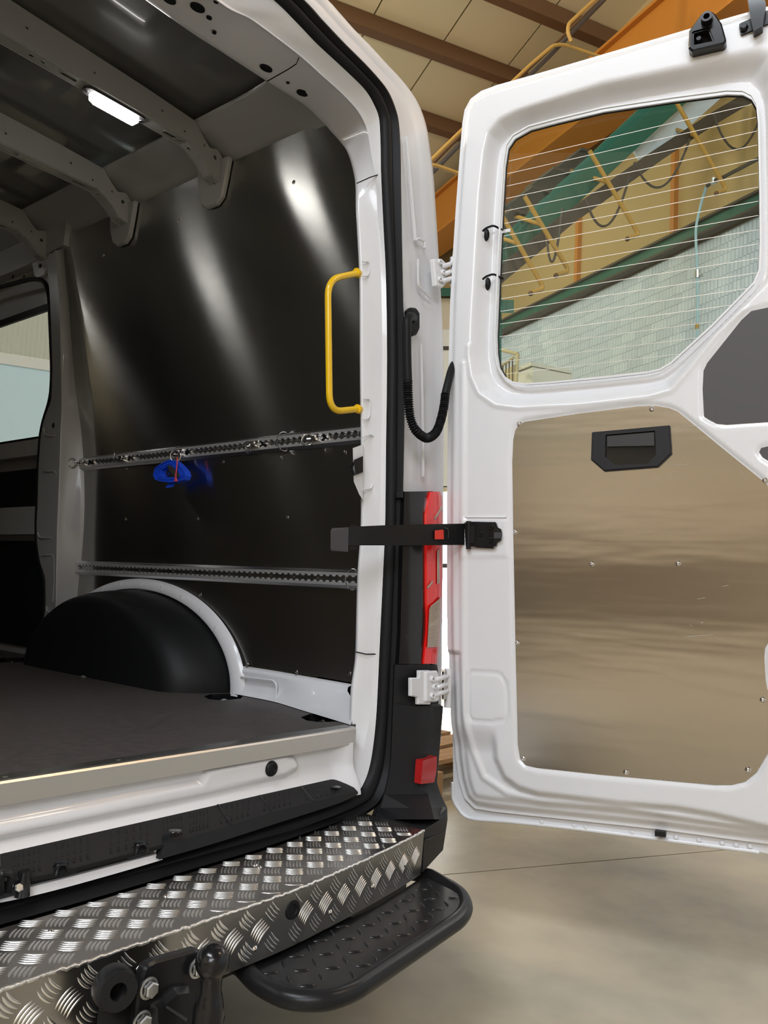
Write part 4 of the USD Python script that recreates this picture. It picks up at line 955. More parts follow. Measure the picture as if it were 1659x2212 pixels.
# five-bar relief: curved lens bars
def lens_bar(L=.036, w=.0046, h=.0016, curve=.0028):
    s = np.linspace(-1, 1, 7); x = s*L/2; y = curve*(1-s*s); ww = w/2*np.sqrt(np.maximum(1-s*s, .0)) + .00012; hh = h*(1-s**4)
    a, t_, b = np.c_[x, y-ww, 0*x], np.c_[x, y, hh], np.c_[x, y+ww, 0*x]
    l1, l2 = np.c_[x, y-ww*.5, hh*.85], np.c_[x, y+ww*.5, hh*.85]
    return loft([a, l1, t_, l2, b])
bar_v = lens_bar(); BV, BF = np.array(bar_v.vertices), np.array(bar_v.faces)
def bars(ok, place, x0, x1, y0, y1, pitch=.0365, ang0=0., gap=.0058):
    V, Fc = [], []; n = 0
    nx, ny = int((x1-x0)/pitch)+3, int((y1-y0)/pitch)+3
    for i in range(-2, nx):
        for j in range(-2, ny):
            cx, cy = x0 + i*pitch, y0 + j*pitch
            a = ang0 + (0 if (i+j) % 2 else np.pi/2)
            for k in range(-2, 3):
                ca, sa = math.cos(a), math.sin(a)
                c = np.array([cx - sa*k*gap, cy + ca*k*gap])
                q = np.c_[BV[:, 0]*ca - BV[:, 1]*sa + c[0], BV[:, 0]*sa + BV[:, 1]*ca + c[1], BV[:, 2]]
                if ok(q): V.append(place(q)); Fc.append(BF+n); n += len(q)
    return tm(np.vstack(V), np.vstack(Fc))
def rot_bars(ok, place, ext_, ang, pitch, gap):
    ca, sa = math.cos(ang), math.sin(ang)
    tr_ = lambda q: np.c_[q[:, 0]*ca - q[:, 1]*sa, q[:, 0]*sa + q[:, 1]*ca, q[:, 2]]
    return bars(lambda q: ok(tr_(q)), lambda q: place(tr_(q)), -ext_, ext_, -ext_, ext_, pitch, 0., gap)
def ok_top(q): return q[:, 0].min() > -.78 and q[:, 0].max() < .78 and np.all(q[:, 1] > eyf(np.clip(q[:, 0], -.786, .786))+.003) and np.all(q[:, 1] < iyf(q[:, 0])+.01)
part(bu, 'top_tread', rot_bars(ok_top, lambda q: np.c_[q[:, 0], q[:, 1], q[:, 2]+ZT], 1.0, math.radians(45), .0425, .0068), 'tread_bright', 60, kind='stuff')
holex, holez = hit(632, 1965, (np.array([0, 1., 0]), np.array([0, -.283, 0])))[[0, 2]]
def ok_front(q): 
    q2 = q[:, 1]+.35
    return q[:, 0].min() > -.78 and q[:, 0].max() < .784 and q2.min() > ZB+.001 and q2.max() < ZT-.003 and np.hypot(q[:, 0]-holex, q2-holez).min() > .018
part(bu, 'front_tread', rot_bars(ok_front, lambda q: np.c_[q[:, 0], fy(np.clip(q[:, 0], -.786, .786), q[:, 1]+.35)-q[:, 2], q[:, 1]+.35], 1.0, math.radians(45), .0425, .0068), 'tread_bright', 60, kind='stuff')
part(bu, 'sensor_plug', at(lathe([(0, .001), (.009, .001), (.010, .003), (.0165, .003), (.0175, 0)], 24), [holex, float(fy(holex, holez))-.0005, holez], (0, -1, .05)), 'rubber', label='round black sensor plug')
for p in ((359, 1936), (110, 2012), (551, 1869), (560, 1874)):
    c = hit(*p, ZP(ZT)); part(bu, 'rivet', at(lathe([(0, .004), (.002, .0038), (.005, .0015), (.0055, 0)], 10), [c[0], c[1], ZT]), 'bright_steel')
for p in ((544, 2046), (714, 1971), (818, 1920), (902, 1877), (455, 2085)):
    c = hit(*p, (np.array([0, 1., 0]), np.array([0, -.272, 0]))); c[1] = fy(np.clip(c[0], -.78, .78), c[2])
    part(bu, 'rivet', at(lathe([(0, .004), (.002, .0038), (.005, .0015), (.0055, 0)], 10), c, (0, -1, 0)), 'bright_steel')
part(bu, 'core', loft([np.c_[exs, iyf(exs)+.04, np.full(60, ZT-.012)], np.c_[exs, exy+.02, np.full(60, ZT-.012)], np.c_[exs, exy+.025, np.full(60, ZB+.008)], np.c_[exs, iyf(exs)+.04, np.full(60, ZB+.0)]], close=True, cap=True), 'black_plastic', smooth=False)
# lower seal flap under the doorway between rubber and plate
fx = np.linspace(-.80, .80, 80)
part(van, 'sill_flap', loft([np.c_[fx, iyf(fx)*0+.0, np.full(80, .408)], np.c_[fx, iyf(fx)+.012, np.full(80, .401)], np.c_[fx, iyf(fx)+.03, np.full(80, .395)], np.c_[fx, 0*fx+.03, np.full(80, .40)]]), 'rubber', 40)
# ---------------- black plastic sill cover
sc = group_part(van, 'sill_cover', 'black ribbed plastic cover along the load sill')
DT, DF = -.005, -.050
tp = [hit(*p, REAR(.004)) for p in ((0, 1840), (300, 1772), (710, 1684))]
zt_s = .500
x0_, x1_ = -.42, .70
fdir = np.linspace(0, 1, 40)
frt_px = [(0, 1905), (150, 1878), (350, 1825), (450, 1797), (600, 1752), (740, 1716), (772, 1709)]
top_px = [(0, 1840), (150, 1806), (350, 1762), (450, 1740), (600, 1707), (710, 1683), (752, 1690)]
tpl = smooth_line([RD(*p, .004) for p in top_px], 60, k=True); frl = smooth_line([RD(*p, -.040) for p in frt_px], 60, k=True)
low_px = [(0, 1950), (150, 1921), (340, 1858), (450, 1826), (600, 1778), (740, 1732), (774, 1713)]
lol = smooth_line([RD(*p, -.044) for p in low_px], 60, k=True)
i35 = 20
part(sc, 'top_tray', loft([tpl + [0, .006, -.01], tpl, tpl*.5+frl*.5 + [0, 0, .002], frl + [0, .004, .002], frl, frl + [0, .002, -.008]]), 'black_plastic', 40)
part(sc, 'front_lip', loft([frl[i35:], lol[i35:], lol[i35:]+[0, .02, 0], frl[i35:]+[0, .015, -.006]], close=True, cap=True), 'black_plastic', 30)
flip = np.array([-1, 1, 1.])
mt, mf, ml = tpl[i35:]*flip, frl[i35:]*flip, lol[i35:]*flip
part(sc, 'top_tray', loft([mt + [0, .006, -.01], mt, mt*.5+mf*.5 + [0, 0, .002], mf + [0, .004, .002], mf, mf + [0, .002, -.008]]), 'black_plastic', 40)
part(sc, 'front_lip', loft([mf, ml, ml+[0, .02, 0], mf+[0, .015, -.006]], close=True, cap=True), 'black_plastic', 30)
# ledge and pockets left of the lip
lipL = np.array([frl[i35-1], lol[i35-1]])
ledge = [frl[:i35] + [0, .014, -.002], frl[:i35] + [0, .018, -.022]]
part(sc, 'recess_wall', loft([frl[:i35], ledge[0], ledge[1]]), 'black_plastic', 40)
wl = smooth_line([RD(*p, -.030) for p in ((0, 1932), (150, 1895), (340, 1845))], 30, k=True); wl2 = smooth_line([RD(*p, -.034) for p in ((0, 1950), (150, 1915), (352, 1857))], 30, k=True)
part(van, 'sill_edge', loft([wl + [0, .03, .004], wl, wl2, wl2 + [0, .03, -.01]]), 'white_paint', 30, 'white sheet edge showing under the sill cover')
for (px, py, w) in ((300, 1838, 34), (128, 1882, 40)):
    c = RD(px, py, -.034); e = RD(px+w, py-w*.3, -.034)-c
    part(sc, 'clip_pocket', hull([RD(px-w*.75, py+18, -.036), RD(px-w*.15, py-22, -.030), RD(px+w*.35, py-26, -.030), RD(px+w, py-4, -.036), RD(px+w*.9, py+4, -.036)] + [RD(px-w*.75, py+18, -.02), RD(px+w*.35, py-26, -.02), RD(px+w, py-4, -.02)]), 'black_gloss', 30)
    part(sc, 'clip', tube(bend([RD(px-8, py+8, -.038), RD(px-2, py-14, -.040), RD(px+14, py-14, -.040), RD(px+18, py+2, -.038)], .01), .004, 8), 'black_gloss')
part(sc, 'post', at(lathe([(0, .04), (.010, .04), (.013, 0), (0, 0)], 16), RD(50, 1908, -.035) - [0, 0, .02]), 'black_gloss')
for p in ((725, 1700), (531, 1731), (378, 1795), (65, 1834)):
    c = hit(*p, ZP(tpl[:, 2].mean() if False else float(np.interp(hit(*p, REAR(-.018))[0], tpl[:, 0], (tpl*.5+frl*.5)[:, 2]))+.0018))
    part(sc, 'fixing_recess', at(lathe([(0, .0006), (.011, .0006), (.0125, .0012), (.0135, 0)], 18), c), 'black_gloss')
rib = []
for k in range(64):
    t = .04 + .78*k/63
    if (k % 16) in (14, 15): continue
    a, b = np.array([np.interp(t, np.linspace(0, 1, 60), tpl[:, i]) for i in range(3)]), np.array([np.interp(t, np.linspace(0, 1, 60), frl[:, i]) for i in range(3)])
    for s0, s1 in ((.18, .34), (.45, .6), (.7, .85)):
        if (k % 8) < 6: rib.append(tube([a*(1-s0)+b*s0+[0, 0, .0012], a*(1-s1)+b*s1+[0, 0, .0012]], .0013, 5))
part(sc, 'grip_rib', cat(rib), 'black_plastic', 60, kind='stuff')
for px in (470, 560, 650):
    part(sc, 'panel_line', tube([RD(px, np.interp(px, [350, 710], [1764, 1685]), 0), RD(px+28, np.interp(px+28, [350, 740], [1825, 1716])-3, -.039)], .0018, 5), 'black_gloss')
# striker hook at the left edge
hk = group_part(van, 'door_striker', 'black steel door striker on the sill')
part(hk, 'plate', hull([RD(*p, -.038+k) for p in ((-20, 1925), (45, 1905), (60, 1915), (40, 1932), (-20, 1948)) for k in (0, .008)]), 'black_powder', 30)
part(hk, 'loop', tube(bend([RD(2, 1930, -.045), RD(0, 1885, -.06), RD(26, 1888, -.06), RD(18, 1925, -.045)], .012), .006, 10), 'black_powder')
part(hk, 'bolt', at(lathe([(0, .005), (.006, .005), (.008, .003), (.008, 0)], 6), RD(40, 1919, -.045), (0, -.7, .7)), 'zinc')

# ---------------- black side step
ss = group_part(van, 'side_step', 'black tubular step with raised-pattern tread')
zs = .275
tb_px = [(520, 2092), (545, 2118), (580, 2148), (630, 2172), (700, 2174), (760, 2150), (860, 2088), (960, 2022), (1004, 1990), (1012, 1968), (1000, 1935), (965, 1906), (935, 1893)]
tp3 = L3([(522, 2088), (560, 2128), (625, 2160), (705, 2162), (762, 2142), (995, 1985), (1007, 1962), (996, 1932), (930, 1893)], ZP(zs))
part(ss, 'tube_frame', tube(np.vstack([tp3[0]+[0, .1, 0], bend(tp3, .05, 6), tp3[-1]+[-.02, .06, 0]]), .0175, 16), 'black_powder', 60)
tr_px = [(915, 1893), (975, 1922), (992, 1933), (1000, 1956), (989, 1976), (768, 2119), (735, 2137), (690, 2142), (636, 2139), (600, 2126), (544, 2095), (540, 2080), (700, 2010), (820, 1955)]
tpz = zs + .012
tpoly = rpoly(L3(tr_px, ZP(tpz))[:, :2], .012)
part(ss, 'tread_plate', ext(tpoly, .006, tpz-.006), 'black_satin', smooth=False)
tb_ = lens_bar(.030, .0075, .0028, .0)
lugs = []
bx0, by0, bx1, by1 = tpoly.bounds; ins = tpoly.buffer(-.014)
ang = math.radians(10); k = 0
for i in range(-6, 22):
    for j in range(-8, 14):
        c = np.array([bx0, by0]) + np.array([math.cos(ang)*i - math.sin(ang)*j, math.sin(ang)*i + math.cos(ang)*j])*.040
        if not ins.contains(Point(c)): continue
        a = ang + (math.radians(45) if (i+j) % 2 else math.radians(-45))
        q = tb_.copy(); q.apply_transform(trimesh.transformations.rotation_matrix(a, [0, 0, 1])); q.apply_translation([c[0], c[1], tpz]); lugs.append(q)
part(ss, 'tread_lug', cat(lugs), 'black_satin', 60, kind='stuff')
c_ = hit(800, 2020, ZP(.25))
part(ss, 'support_bracket', bx([.52, -.19, .235], [.06, .26, .05]), 'black_powder', smooth=False)
part(ss, 'support_bracket', bx([.32, -.20, .235], [.06, .26, .05]), 'black_powder', smooth=False)
part(ss, 'chassis_beam', bx([.35, -.10, .235], [1.0, .06, .07]), 'black_powder', smooth=False)

# ---------------- tow hitch
th_ = group_part(van, 'tow_hitch', 'black tow hitch with ball and flange plate under the bumper')
YH = -.335
yp = lambda px, py, d=0.: hit(px, py, YP(YH+d))
ppx = [(308, 2083), (330, 2072), (420, 2047), (432, 2052), (441, 2078), (440, 2112), (425, 2150), (408, 2212), (400, 2260), (285, 2260), (290, 2160), (300, 2110)]
fh = Frame(yp(365, 2140), [1, 0, 0], [0, 0, 1], [0, -1, 0])
part(th_, 'flange_plate', fh.put(chamfer_plate(rpoly(fh.px(ppx), .008), .016, .004, -.008)), 'black_powder', 30)
rib_ = fh.px([(312, 2160), (335, 2150), (365, 2125), (395, 2122), (420, 2160), (405, 2230), (330, 2260), (312, 2200)])
part(th_, 'raised_boss', fh.put(chamfer_plate(rpoly(rib_, .006), .014, .008, .008)), 'black_powder', 30)
for p in ((425, 2090), (320, 2134), (305, 2206)):
    c = yp(*p, -.016); part(th_, 'bolt', [at(lathe([(0, 0), (.0155, 0), (.0155, .0025), (.012, .003)], 20), c, (0, -1, 0)), at(lathe([(0, .013), (.0095, .013), (.0115, .011), (.0115, .002), (0, .002)], 6), c, (0, -1, 0))], 'zinc', smooth=20)
bc_ = np.array([-.006, -.412, .405]); bc_ = hit(459, 2077, YP(-.412))
ballp = [(0, .026)] + [(.0252*math.sin(a), .0252*math.cos(a)) for a in np.linspace(.25, 2.42, 16)] + [(.0165, -.026), (.0163, -.040), (.019, -.048), (.0205, -.056), (.023, -.066), (.023, -.10), (0, -.10)]
part(th_, 'ball', at(lathe(ballp, 32), bc_, (.03, .02, 1)), 'black_gloss', 60, 'glossy black tow ball')
nk = bc_ + [0, 0, -.10]
part(th_, 'swan_neck', tube(bend([nk+[0, 0, .02], nk+[0, .0, -.07], nk+[-.01, .12, -.09]], .05), .024, 16), 'black_powder')
part(th_, 'socket_block', hull([yp(*p, k) for p in ((262, 2098), (292, 2085), (300, 2120), (290, 2260), (205, 2260), (212, 2180), (225, 2140)) for k in (.01, .06)]), 'black_powder', smooth=False)
part(th_, 'socket', at(lathe([(.012, .0), (.012, .03), (.026, .03), (.030, .022), (.030, 0)], 24), yp(243, 2128, .005), (-.3, -1, .1)), 'black_powder')
part(th_, 'cross_tube', bx([-.1, -.17, .29], [1.1, .07, .07]), 'black_powder', smooth=False)
part(th_, 'type_plate', fh.put(ext(Polygon(fh.px([(338, 2165), (342, 2161), (385, 2188), (382, 2195)])), .0012, .022)), 'grey_plastic', smooth=False)

# ---------------- rear door
DN = np.array([-.973161, -.228531, -.027035])
HP = RD(968, 1000, -.06)
U_ = np.array([.22729852, -.97290885, .04223456])
fd = Frame(HP, U_, np.array([-.036, .035, 1.]), DN)     # u to the free edge, v up, w into the van side (towards the camera)
D2 = lambda pts, w=0.: fd.px(pts, w)
WB, WF = -.055, -.016                                    # depth of the outer hem and of the flange
rd = group_part(van, 'rear_door', 'white rear door swung open, with heated window and aluminium lining')
UE = .925
sil = [(1075,184),(1040,197),(1017,214),(1004,238),(999,268),(994,330),(985,450),(978,560),(973,650),(970,760),(968,900),(966,1100),(966,1300),(968,1420),(972,1550),(977,1640),(984,1690),(996,1730),(1018,1752),(1060,1759)]
s2 = D2(sil, WF)
def ext_to(pa, pb, u, w=0.):
    a, b = D2([pa, pb], w); return [u, a[1] + (b[1]-a[1])*(u-a[0])/(b[0]-a[0])]
topR = ext_to((1300, 118), (1600, 32), UE-.03, WF); botR = ext_to((1200, 1775), (1600, 1824), UE-.03, WF)
skin = Polygon(np.vstack([[topR], D2([(1500, 60), (1300, 119), (1150, 163)], WF), s2, D2([(1200, 1774), (1420, 1798), (1600, 1823)], WF), [botR, [UE, botR[1]+.04], [UE, topR[1]-.04]]])).buffer(0).buffer(-.01).buffer(.01, quad_segs=6)
wpx_ = [(1090,310),(1105,288),(1140,268),(1200,252),(1300,228),(1450,205),(1570,189),(1605,190),(1625,200),(1636,220),(1640,260),(1643,400),(1644,520),(1642,580),(1630,608),(1540,700),(1450,782),(1425,797),(1395,804),(1300,815),(1180,826),(1130,829),(1105,825),(1085,812),(1072,790),(1067,760),(1066,720),(1070,620),(1078,450),(1084,350)]
wpoly = Polygon(D2(wpx_, -.02)).buffer(0).buffer(-.012).buffer(.012, quad_segs=8)
rpx = [(1040,330),(1050,285),(1075,255),(1110,238),(1300,176),(1480,138),(1600,108),(1640,100),(1672,110),(1680,160),(1685,540),(1672,600),(1545,724),(1486,800),(1450,842),(1400,856),(1250,873),(1120,880),(1070,874),(1035,850),(1018,812),(1012,770),(1014,700),(1022,560),(1030,420)]
recess = Polygon(D2(rpx)).buffer(0).buffer(-.012).buffer(.012, quad_segs=8)
panpx = [(1105,1000),(1107,950),(1111,930),(1118,918),(1132,910),(1250,892),(1380,876),(1415,875),(1445,880),(1465,888),(1560,966),(1659,1046)]
panpx2 = [(1659,1630),(1635,1670),(1610,1690),(1580,1697),(1545,1697),(1300,1675),(1160,1660),(1135,1654),(1122,1640),(1117,1610),(1112,1400),(1107,1150)]
p1, p2 = D2(panpx), D2(panpx2)
panel = Polygon(np.vstack([p1, [[UE-.075, p1[-1][1]-.03], [UE-.075, p2[0][1]+.04]], p2])).buffer(0).buffer(-.006).buffer(.006, quad_segs=6)
notch = Polygon(D2([(1654, 1400), (1652, 1420), (1655, 1470), (1659, 1490), (1700, 1490), (1700, 1390), (1660, 1390)])).buffer(0)
panel = panel.difference(notch)
ctrA = [(1001,600),(1000,900),(1000,1200),(1001,1420),(1003,1541),(1016,1622),(1040,1682),(1091,1716),(1164,1731),(1335,1745),(1527,1775),(1659,1800)]
beadA = LineString(D2(ctrA))
ctrB = [(1070,1560),(1072,1639),(1090,1678),(1120,1700),(1160,1712),(1335,1733),(1460,1743),(1540,1757),(1659,1785)]
stepB = LineString(np.vstack([D2([(1068, 1480)]), D2(ctrB), [[UE, D2([(1659, 1785)])[0][1]-.02]]]))
plateau = Polygon(np.vstack([D2([(1040, 950), (1050, 1450)]), D2(ctrB), [[1.2, D2([(1659, 1785)])[0][1]-.05], [1.2, .0]]])).buffer(0)
dk1 = Polygon(np.vstack([D2([(1519,900),(1516,840),(1518,800),(1526,783),(1600,690),(1622,670),(1650,664)]), [[UE-.02, D2([(1650, 664)])[0][1]+.005], [UE-.02, D2([(1659, 912)])[0][1]-.005]], D2([(1659,912),(1570,918),(1548,916),(1532,908)])])).buffer(0).buffer(-.008).buffer(.008)
dk2 = Polygon(np.vstack([D2([(1638,976),(1643,966),(1659,962)]), [[UE-.03, D2([(1659, 962)])[0][1]], [UE-.03, D2([(1659, 1000)])[0][1]-.03]], D2([(1659,996),(1646,988)])])).buffer(0)
emb_d = Polygon(D2([(1012,1460),(1018,1452),(1060,1452),(1080,1457),(1092,1475),(1095,1500),(1096,1545),(1088,1556),(1060,1560),(1020,1557),(1012,1545)])).buffer(0)
pad = Polygon(D2([(996,1120),(1094,1120),(1098,1204),(992,1206)])).buffer(0)
sk_in = skin.buffer(-.016)
frame_in = skin.buffer(-.030)
bead2 = LineString(D2([(1012,150+90),(1003,330),(990,560),(984,900),(982,1300),(986,1500)]))
def door_h(p):
    ds = sdist(skin, p); h = np.full(len(p), 0.)
    h -= .014*(1-sstep(-ds, .010, .026))                       # rolled flange round the edge
    dB = sdist(plateau, p)
    low = sstep(dB, -.006, .018)*(p[:, 1] < -.35)*sstep(-p[:, 1], .745, .83)
    h -= .020*low                                              # lower flange under the raised middle
    dA = ldist(beadA, p); h += .005*(1-sstep(dA, .004, .012))*(p[:, 1] < .3)
    h -= .010*(1-sstep(-ds, .030, .050))*(p[:, 1] < -.55)
    dr_, dw = sdist(recess, p), sdist(wpoly, p)
    t = np.clip(dw/np.maximum(dw-dr_, 1e-6), 0, 1)
    inside = dr_ < .004
    h = np.where(inside, h - .050*(1-sstep(t, .30, 1.0)) - .006*(1-sstep(t, .0, .18)), h)
    h += .004*(1-sstep(np.abs(dr_), .003, .012))*(p[:, 1] < .35)*(p[:, 1] > -.2)
    dp = sdist(panel, p); h -= .006*(1-sstep(dp, .001, .009))
    h -= .004*(1-sstep(sdist(dk1, p), .001, .008)) + .004*(1-sstep(sdist(dk2, p), .001, .008))
    h -= .004*(1-sstep(np.abs(sdist(emb_d, p)), .001, .006))*1.0
    h += .003*(1-sstep(sdist(pad, p), -.004, .003))
    return h
door_poly = skin.difference(wpoly.buffer(-.002))
part(rd, 'inner_shell', fd.put(heightsheet(door_poly, .0062, door_h, -.050)), 'white_paint', 45, 'white pressed inner shell')
hem = Polygon(np.vstack([D2([(979,1690),(979,1722),(990,1745),(1004,1762),(1022,1768),(1100,1774),(1300,1796),(1640,1840)], WB), [[UE+.01, D2([(1640, 1840)], WB)[0][1]-.012], [UE+.01, topR[1]]], D2([(1300, 130), (1075, 196), (1012, 240), (1000, 350), (985, 600), (977, 900), (975, 1300)], WB)])).buffer(0)
hem = hem.difference(wpoly.buffer(.004))
part(rd, 'outer_skin', fd.put(ext(hem, .012, WB-.012)), 'white_paint', 30)
part(rd, 'hem_edge', fd.put(cat(tube(np.c_[smooth_line(D2([(979,1690),(979,1722),(990,1745),(1004,1762),(1022,1768),(1100,1774),(1300,1796),(1640,1840)], WB), 60), np.full(60, WB+.002)], .006, 8))), 'white_paint', 60)
for p in ((1170, 1776), (1240, 1784), (1265, 1788), (1365, 1799), (1420, 1805), (1460, 1809), (1510, 1815), (1560, 1822), (1590, 1826), (1620, 1829)):
    q = D2([p], WB+.006)[0]; part(rd, 'spot_weld', fd.put(at(lathe([(0, .002), (.004, .0015), (.0055, 0)], 10), [q[0], q[1], WB+.006])), 'white_paint')
q = D2([(1427, 1800)], -.03)[0]; part(rd, 'drain_plug', fd.put(bx([q[0], q[1], -.030], [.026, .012, .02])), 'black_plastic', label='small black drain plug')
# window
wgl = -.060
part(rd, 'window_pane', fd.put(ext(wpoly.buffer(.012), .004, wgl-.004)), 'door_glass', smooth=False, label='greenish heated rear window pane')
part(rd, 'window_seal', fd.put(ext(wpoly.buffer(.010).difference(wpoly.buffer(-.0045)), .004, wgl)), 'rubber', smooth=False)
part(rd, 'seal_lip', fd.put(ext(wpoly.buffer(.001).difference(wpoly.buffer(-.0035)), .006, -.034)), 'white_paint', smooth=False)
va = D2([(1084, 385)], wgl)[0][1]; vb = D2([(1068, 770)], wgl)[0][1]
dv = (D2([(1080, 497)], wgl)[0][1] - D2([(1075, 605)], wgl)[0][1])/4.0
uL, uR = wpoly.bounds[0]-.01, wpoly.bounds[2]+.01
n_lines = 0; v_ = D2([(1078, 512)], wgl)[0][1] + dv*6
while n_lines < 19:
    ln_ = LineString([(uL, v_), (uR, v_ - .000)]).intersection(wpoly.buffer(-.006))
    if not ln_.is_empty:
        a, b = np.array(ln_.coords)[0], np.array(ln_.coords)[-1]
        part(rd, 'heater_line', fd.put(bx([(a[0]+b[0])/2, v_, wgl+.0006], [b[0]-a[0], .0016 if n_lines < 15 else .0010, .0008])), 'heater_line', smooth=False)
    v_ -= dv; n_lines += 1
for py in (499, 603):
    g0 = D2([(1043, py)])[0]; e0_ = D2([(1078, py-2)], -.05)[0]
    part(rd, 'heater_terminal', [fd.put(at(lathe([(0, .006), (.006, .006), (.009, .003), (.010, 0)], 16).apply_scale([1.1, 2.0, 1]), [g0[0], g0[1], door_h(np.array([g0]))[0]])), fd.put(tube(bend([[g0[0], g0[1], 0], [g0[0]+.012, g0[1]+.004, .006], [e0_[0]-.008, e0_[1]+.004, -.02], [e0_[0]+.01, e0_[1], wgl+.002]], .012), .0032, 8))], 'rubber', label='black grommet and wire of the window heater')
g1 = D2([(1090, 500)], wgl)[0]; part(rd, 'terminal_tab', fd.put(bx([g1[0]+.004, g1[1]-.001, wgl+.003], [.03, .010, .004])), 'zinc', smooth=False)
marks = []
for i_, py in enumerate((789.5, 792.5, 795.5, 798.5, 801.5)):      # rows of print too small to read
    for x0m, x1m in ((1106, 1110), (1111, 1113.4), (1114, 1116)):
        a, b = D2([(x0m-.3*i_, py)], wgl)[0], D2([(x1m-.3*i_, py)], wgl)[0]
        marks.append(bx([(a[0]+b[0])/2, (a[1]+b[1])/2, wgl+.0006], [abs(b[0]-a[0]), .0014, .0004]))
part(rd, 'glass_marking', fd.put(cat(marks)), 'dark_steel', smooth=False, kind='stuff', label='tiny etched rows of print on the glass')
gc_ = D2([(1123.5, 797)], wgl)[0]
part(rd, 'glass_stamp', fd.put(ring(np.array([gc_[0], gc_[1], wgl+.0008]), .0042, .0004, (0, .001, 1), 20)), 'dark_steel', label='tiny etched circle on the glass')
# aluminium lining with screws and latch
LIN = -.0055; LT = -.0030
part(rd, 'lining_panel', fd.put(ext(panel.buffer(-.0012), .003, LIN-.001)), 'door_aluminium', smooth=False, label='brushed aluminium lining panel')
for p in ((1121, 915), (1408, 883), (1653, 1037), (1113, 1149), (1278, 1218), (1465, 1217), (1117, 1389), (1130, 1638), (1352, 1668), (1616, 1663), (1648, 1512)):
    g = D2([p])[0]
    part(rd, 'screw', fd.put(at(lathe([(0, .0025), (.0022, .0025), (.0028, .0045), (.0052, .0035), (.0072, .001), (.0072, 0)], 14), [g[0], g[1], LIN+.002])), 'bright_steel')
part(rd, 'dark_inset', fd.put(ext(dk1.buffer(-.002), .003, -.005)), 'inset_grey', smooth=False, label='dark grey inset panel')
part(rd, 'dark_inset', fd.put(ext(dk2.buffer(-.002), .003, -.005)), 'inset_grey', smooth=False)
sc_ = []
for a, b in (((1480, 1376), (1540, 1371)), ((1506, 1294), (1523, 1291)), ((1560, 1267), (1573, 1264)), ((1513, 1346), (1519, 1344)), ((1490, 1350), (1495, 1353)), ((1455, 922), (1505, 919)), ((1415, 1037), (1460, 1018)), ((1440, 1004), (1485, 1003)), ((1438, 886), (1442, 896)), ((1600, 1018), (1612, 1034))):
    A, B = D2([a])[0], D2([b])[0]; sc_.append(tube([[A[0], A[1], -.0035+.0002], [B[0], B[1], -.0035+.0002]], .00045, 4))
part(rd, 'scratch', fd.put(cat(sc_)), 'lip_metal', kind='stuff', label='fine bright scratches on the lining')
bz1 = Polygon(D2([(1279,934),(1448,919),(1452,981),(1422,1010),(1306,1019),(1277,994)])).buffer(-.003).buffer(.003, quad_segs=5)
bzo = Polygon(D2([(1309,940),(1416,931),(1418,983),(1399,1002.5),(1330,1005),(1308,988)])).buffer(-.002).buffer(.002)
tpb = bz1.buffer(-.004)
part(rd, 'latch_bezel', fd.put(cat(ext(bz1.difference(bzo), .008, LIN), ext(tpb.difference(bzo), .004, LIN+.008), ext(bz1.difference(bzo), .001, LIN-.0001))), 'grey_black', 30, 'black latch handle surround')
lev = Polygon(D2([(1311,942),(1414,933.5),(1415,964),(1311,966)])).buffer(-.001)
part(rd, 'latch_handle', fd.put(ext(lev, .0075, LT-.0005)), 'grey_plastic_dark', smooth=False, label='dark pull handle in the surround')
part(rd, 'latch_pocket', fd.put(ext(bzo, .001, LT-.0008)), 'black_gloss', smooth=False)
for p, l in (((1470, 893), .006),):
    pass
# door stops at the top edge
def dput(px, py, w): a = D2([(px, py)], w)[0]; return np.array([a[0], a[1], w])
bs1 = [(1490, 75), (1488, 112), (1496, 120), (1565, 104), (1570, 96), (1560, 60), (1545, 38), (1530, 30), (1515, 40)]
bp_ = rpoly(D2(bs1, .01), .006)
part(rd, 'door_stop', [fd.put(chamfer_plate(bp_.difference(Polygon(D2([(1500, 80), (1500, 105), (1540, 97), (1530, 72)], .01))), .03, .004, 0.)), fd.put(ext(bp_, .004, -.002)), fd.put(at(lathe([(.008, 0), (.008, .03), (.014, .03), (.016, 0)], 14), dput(1528, 50, .02)))], 'black_gloss', 30, 'black door stop bracket')
part(rd, 'stop_screw', fd.put(at(lathe([(0, .012), (.006, .012), (.008, .009), (.010, 0)], 12), dput(1510, 88, .006))), 'black_powder')
part(rd, 'upper_latch', [fd.put(ext(rpoly(D2([(1610, -30), (1640, -30), (1655, 20), (1648, 66), (1628, 78), (1620, 40)], .01), .004), .03, 0)), fd.put(ext(rpoly(D2([(1596, 50), (1660, 20), (1680, 40), (1600, 74)], .01), .004), .012, -.005))], 'black_gloss', 30, 'black upper door latch')
part(rd, 'latch_bolt', fd.put(at(lathe([(0, .012), (.007, .012), (.010, .006), (.011, 0)], 8), dput(1607, 61, .006))), 'black_powder')

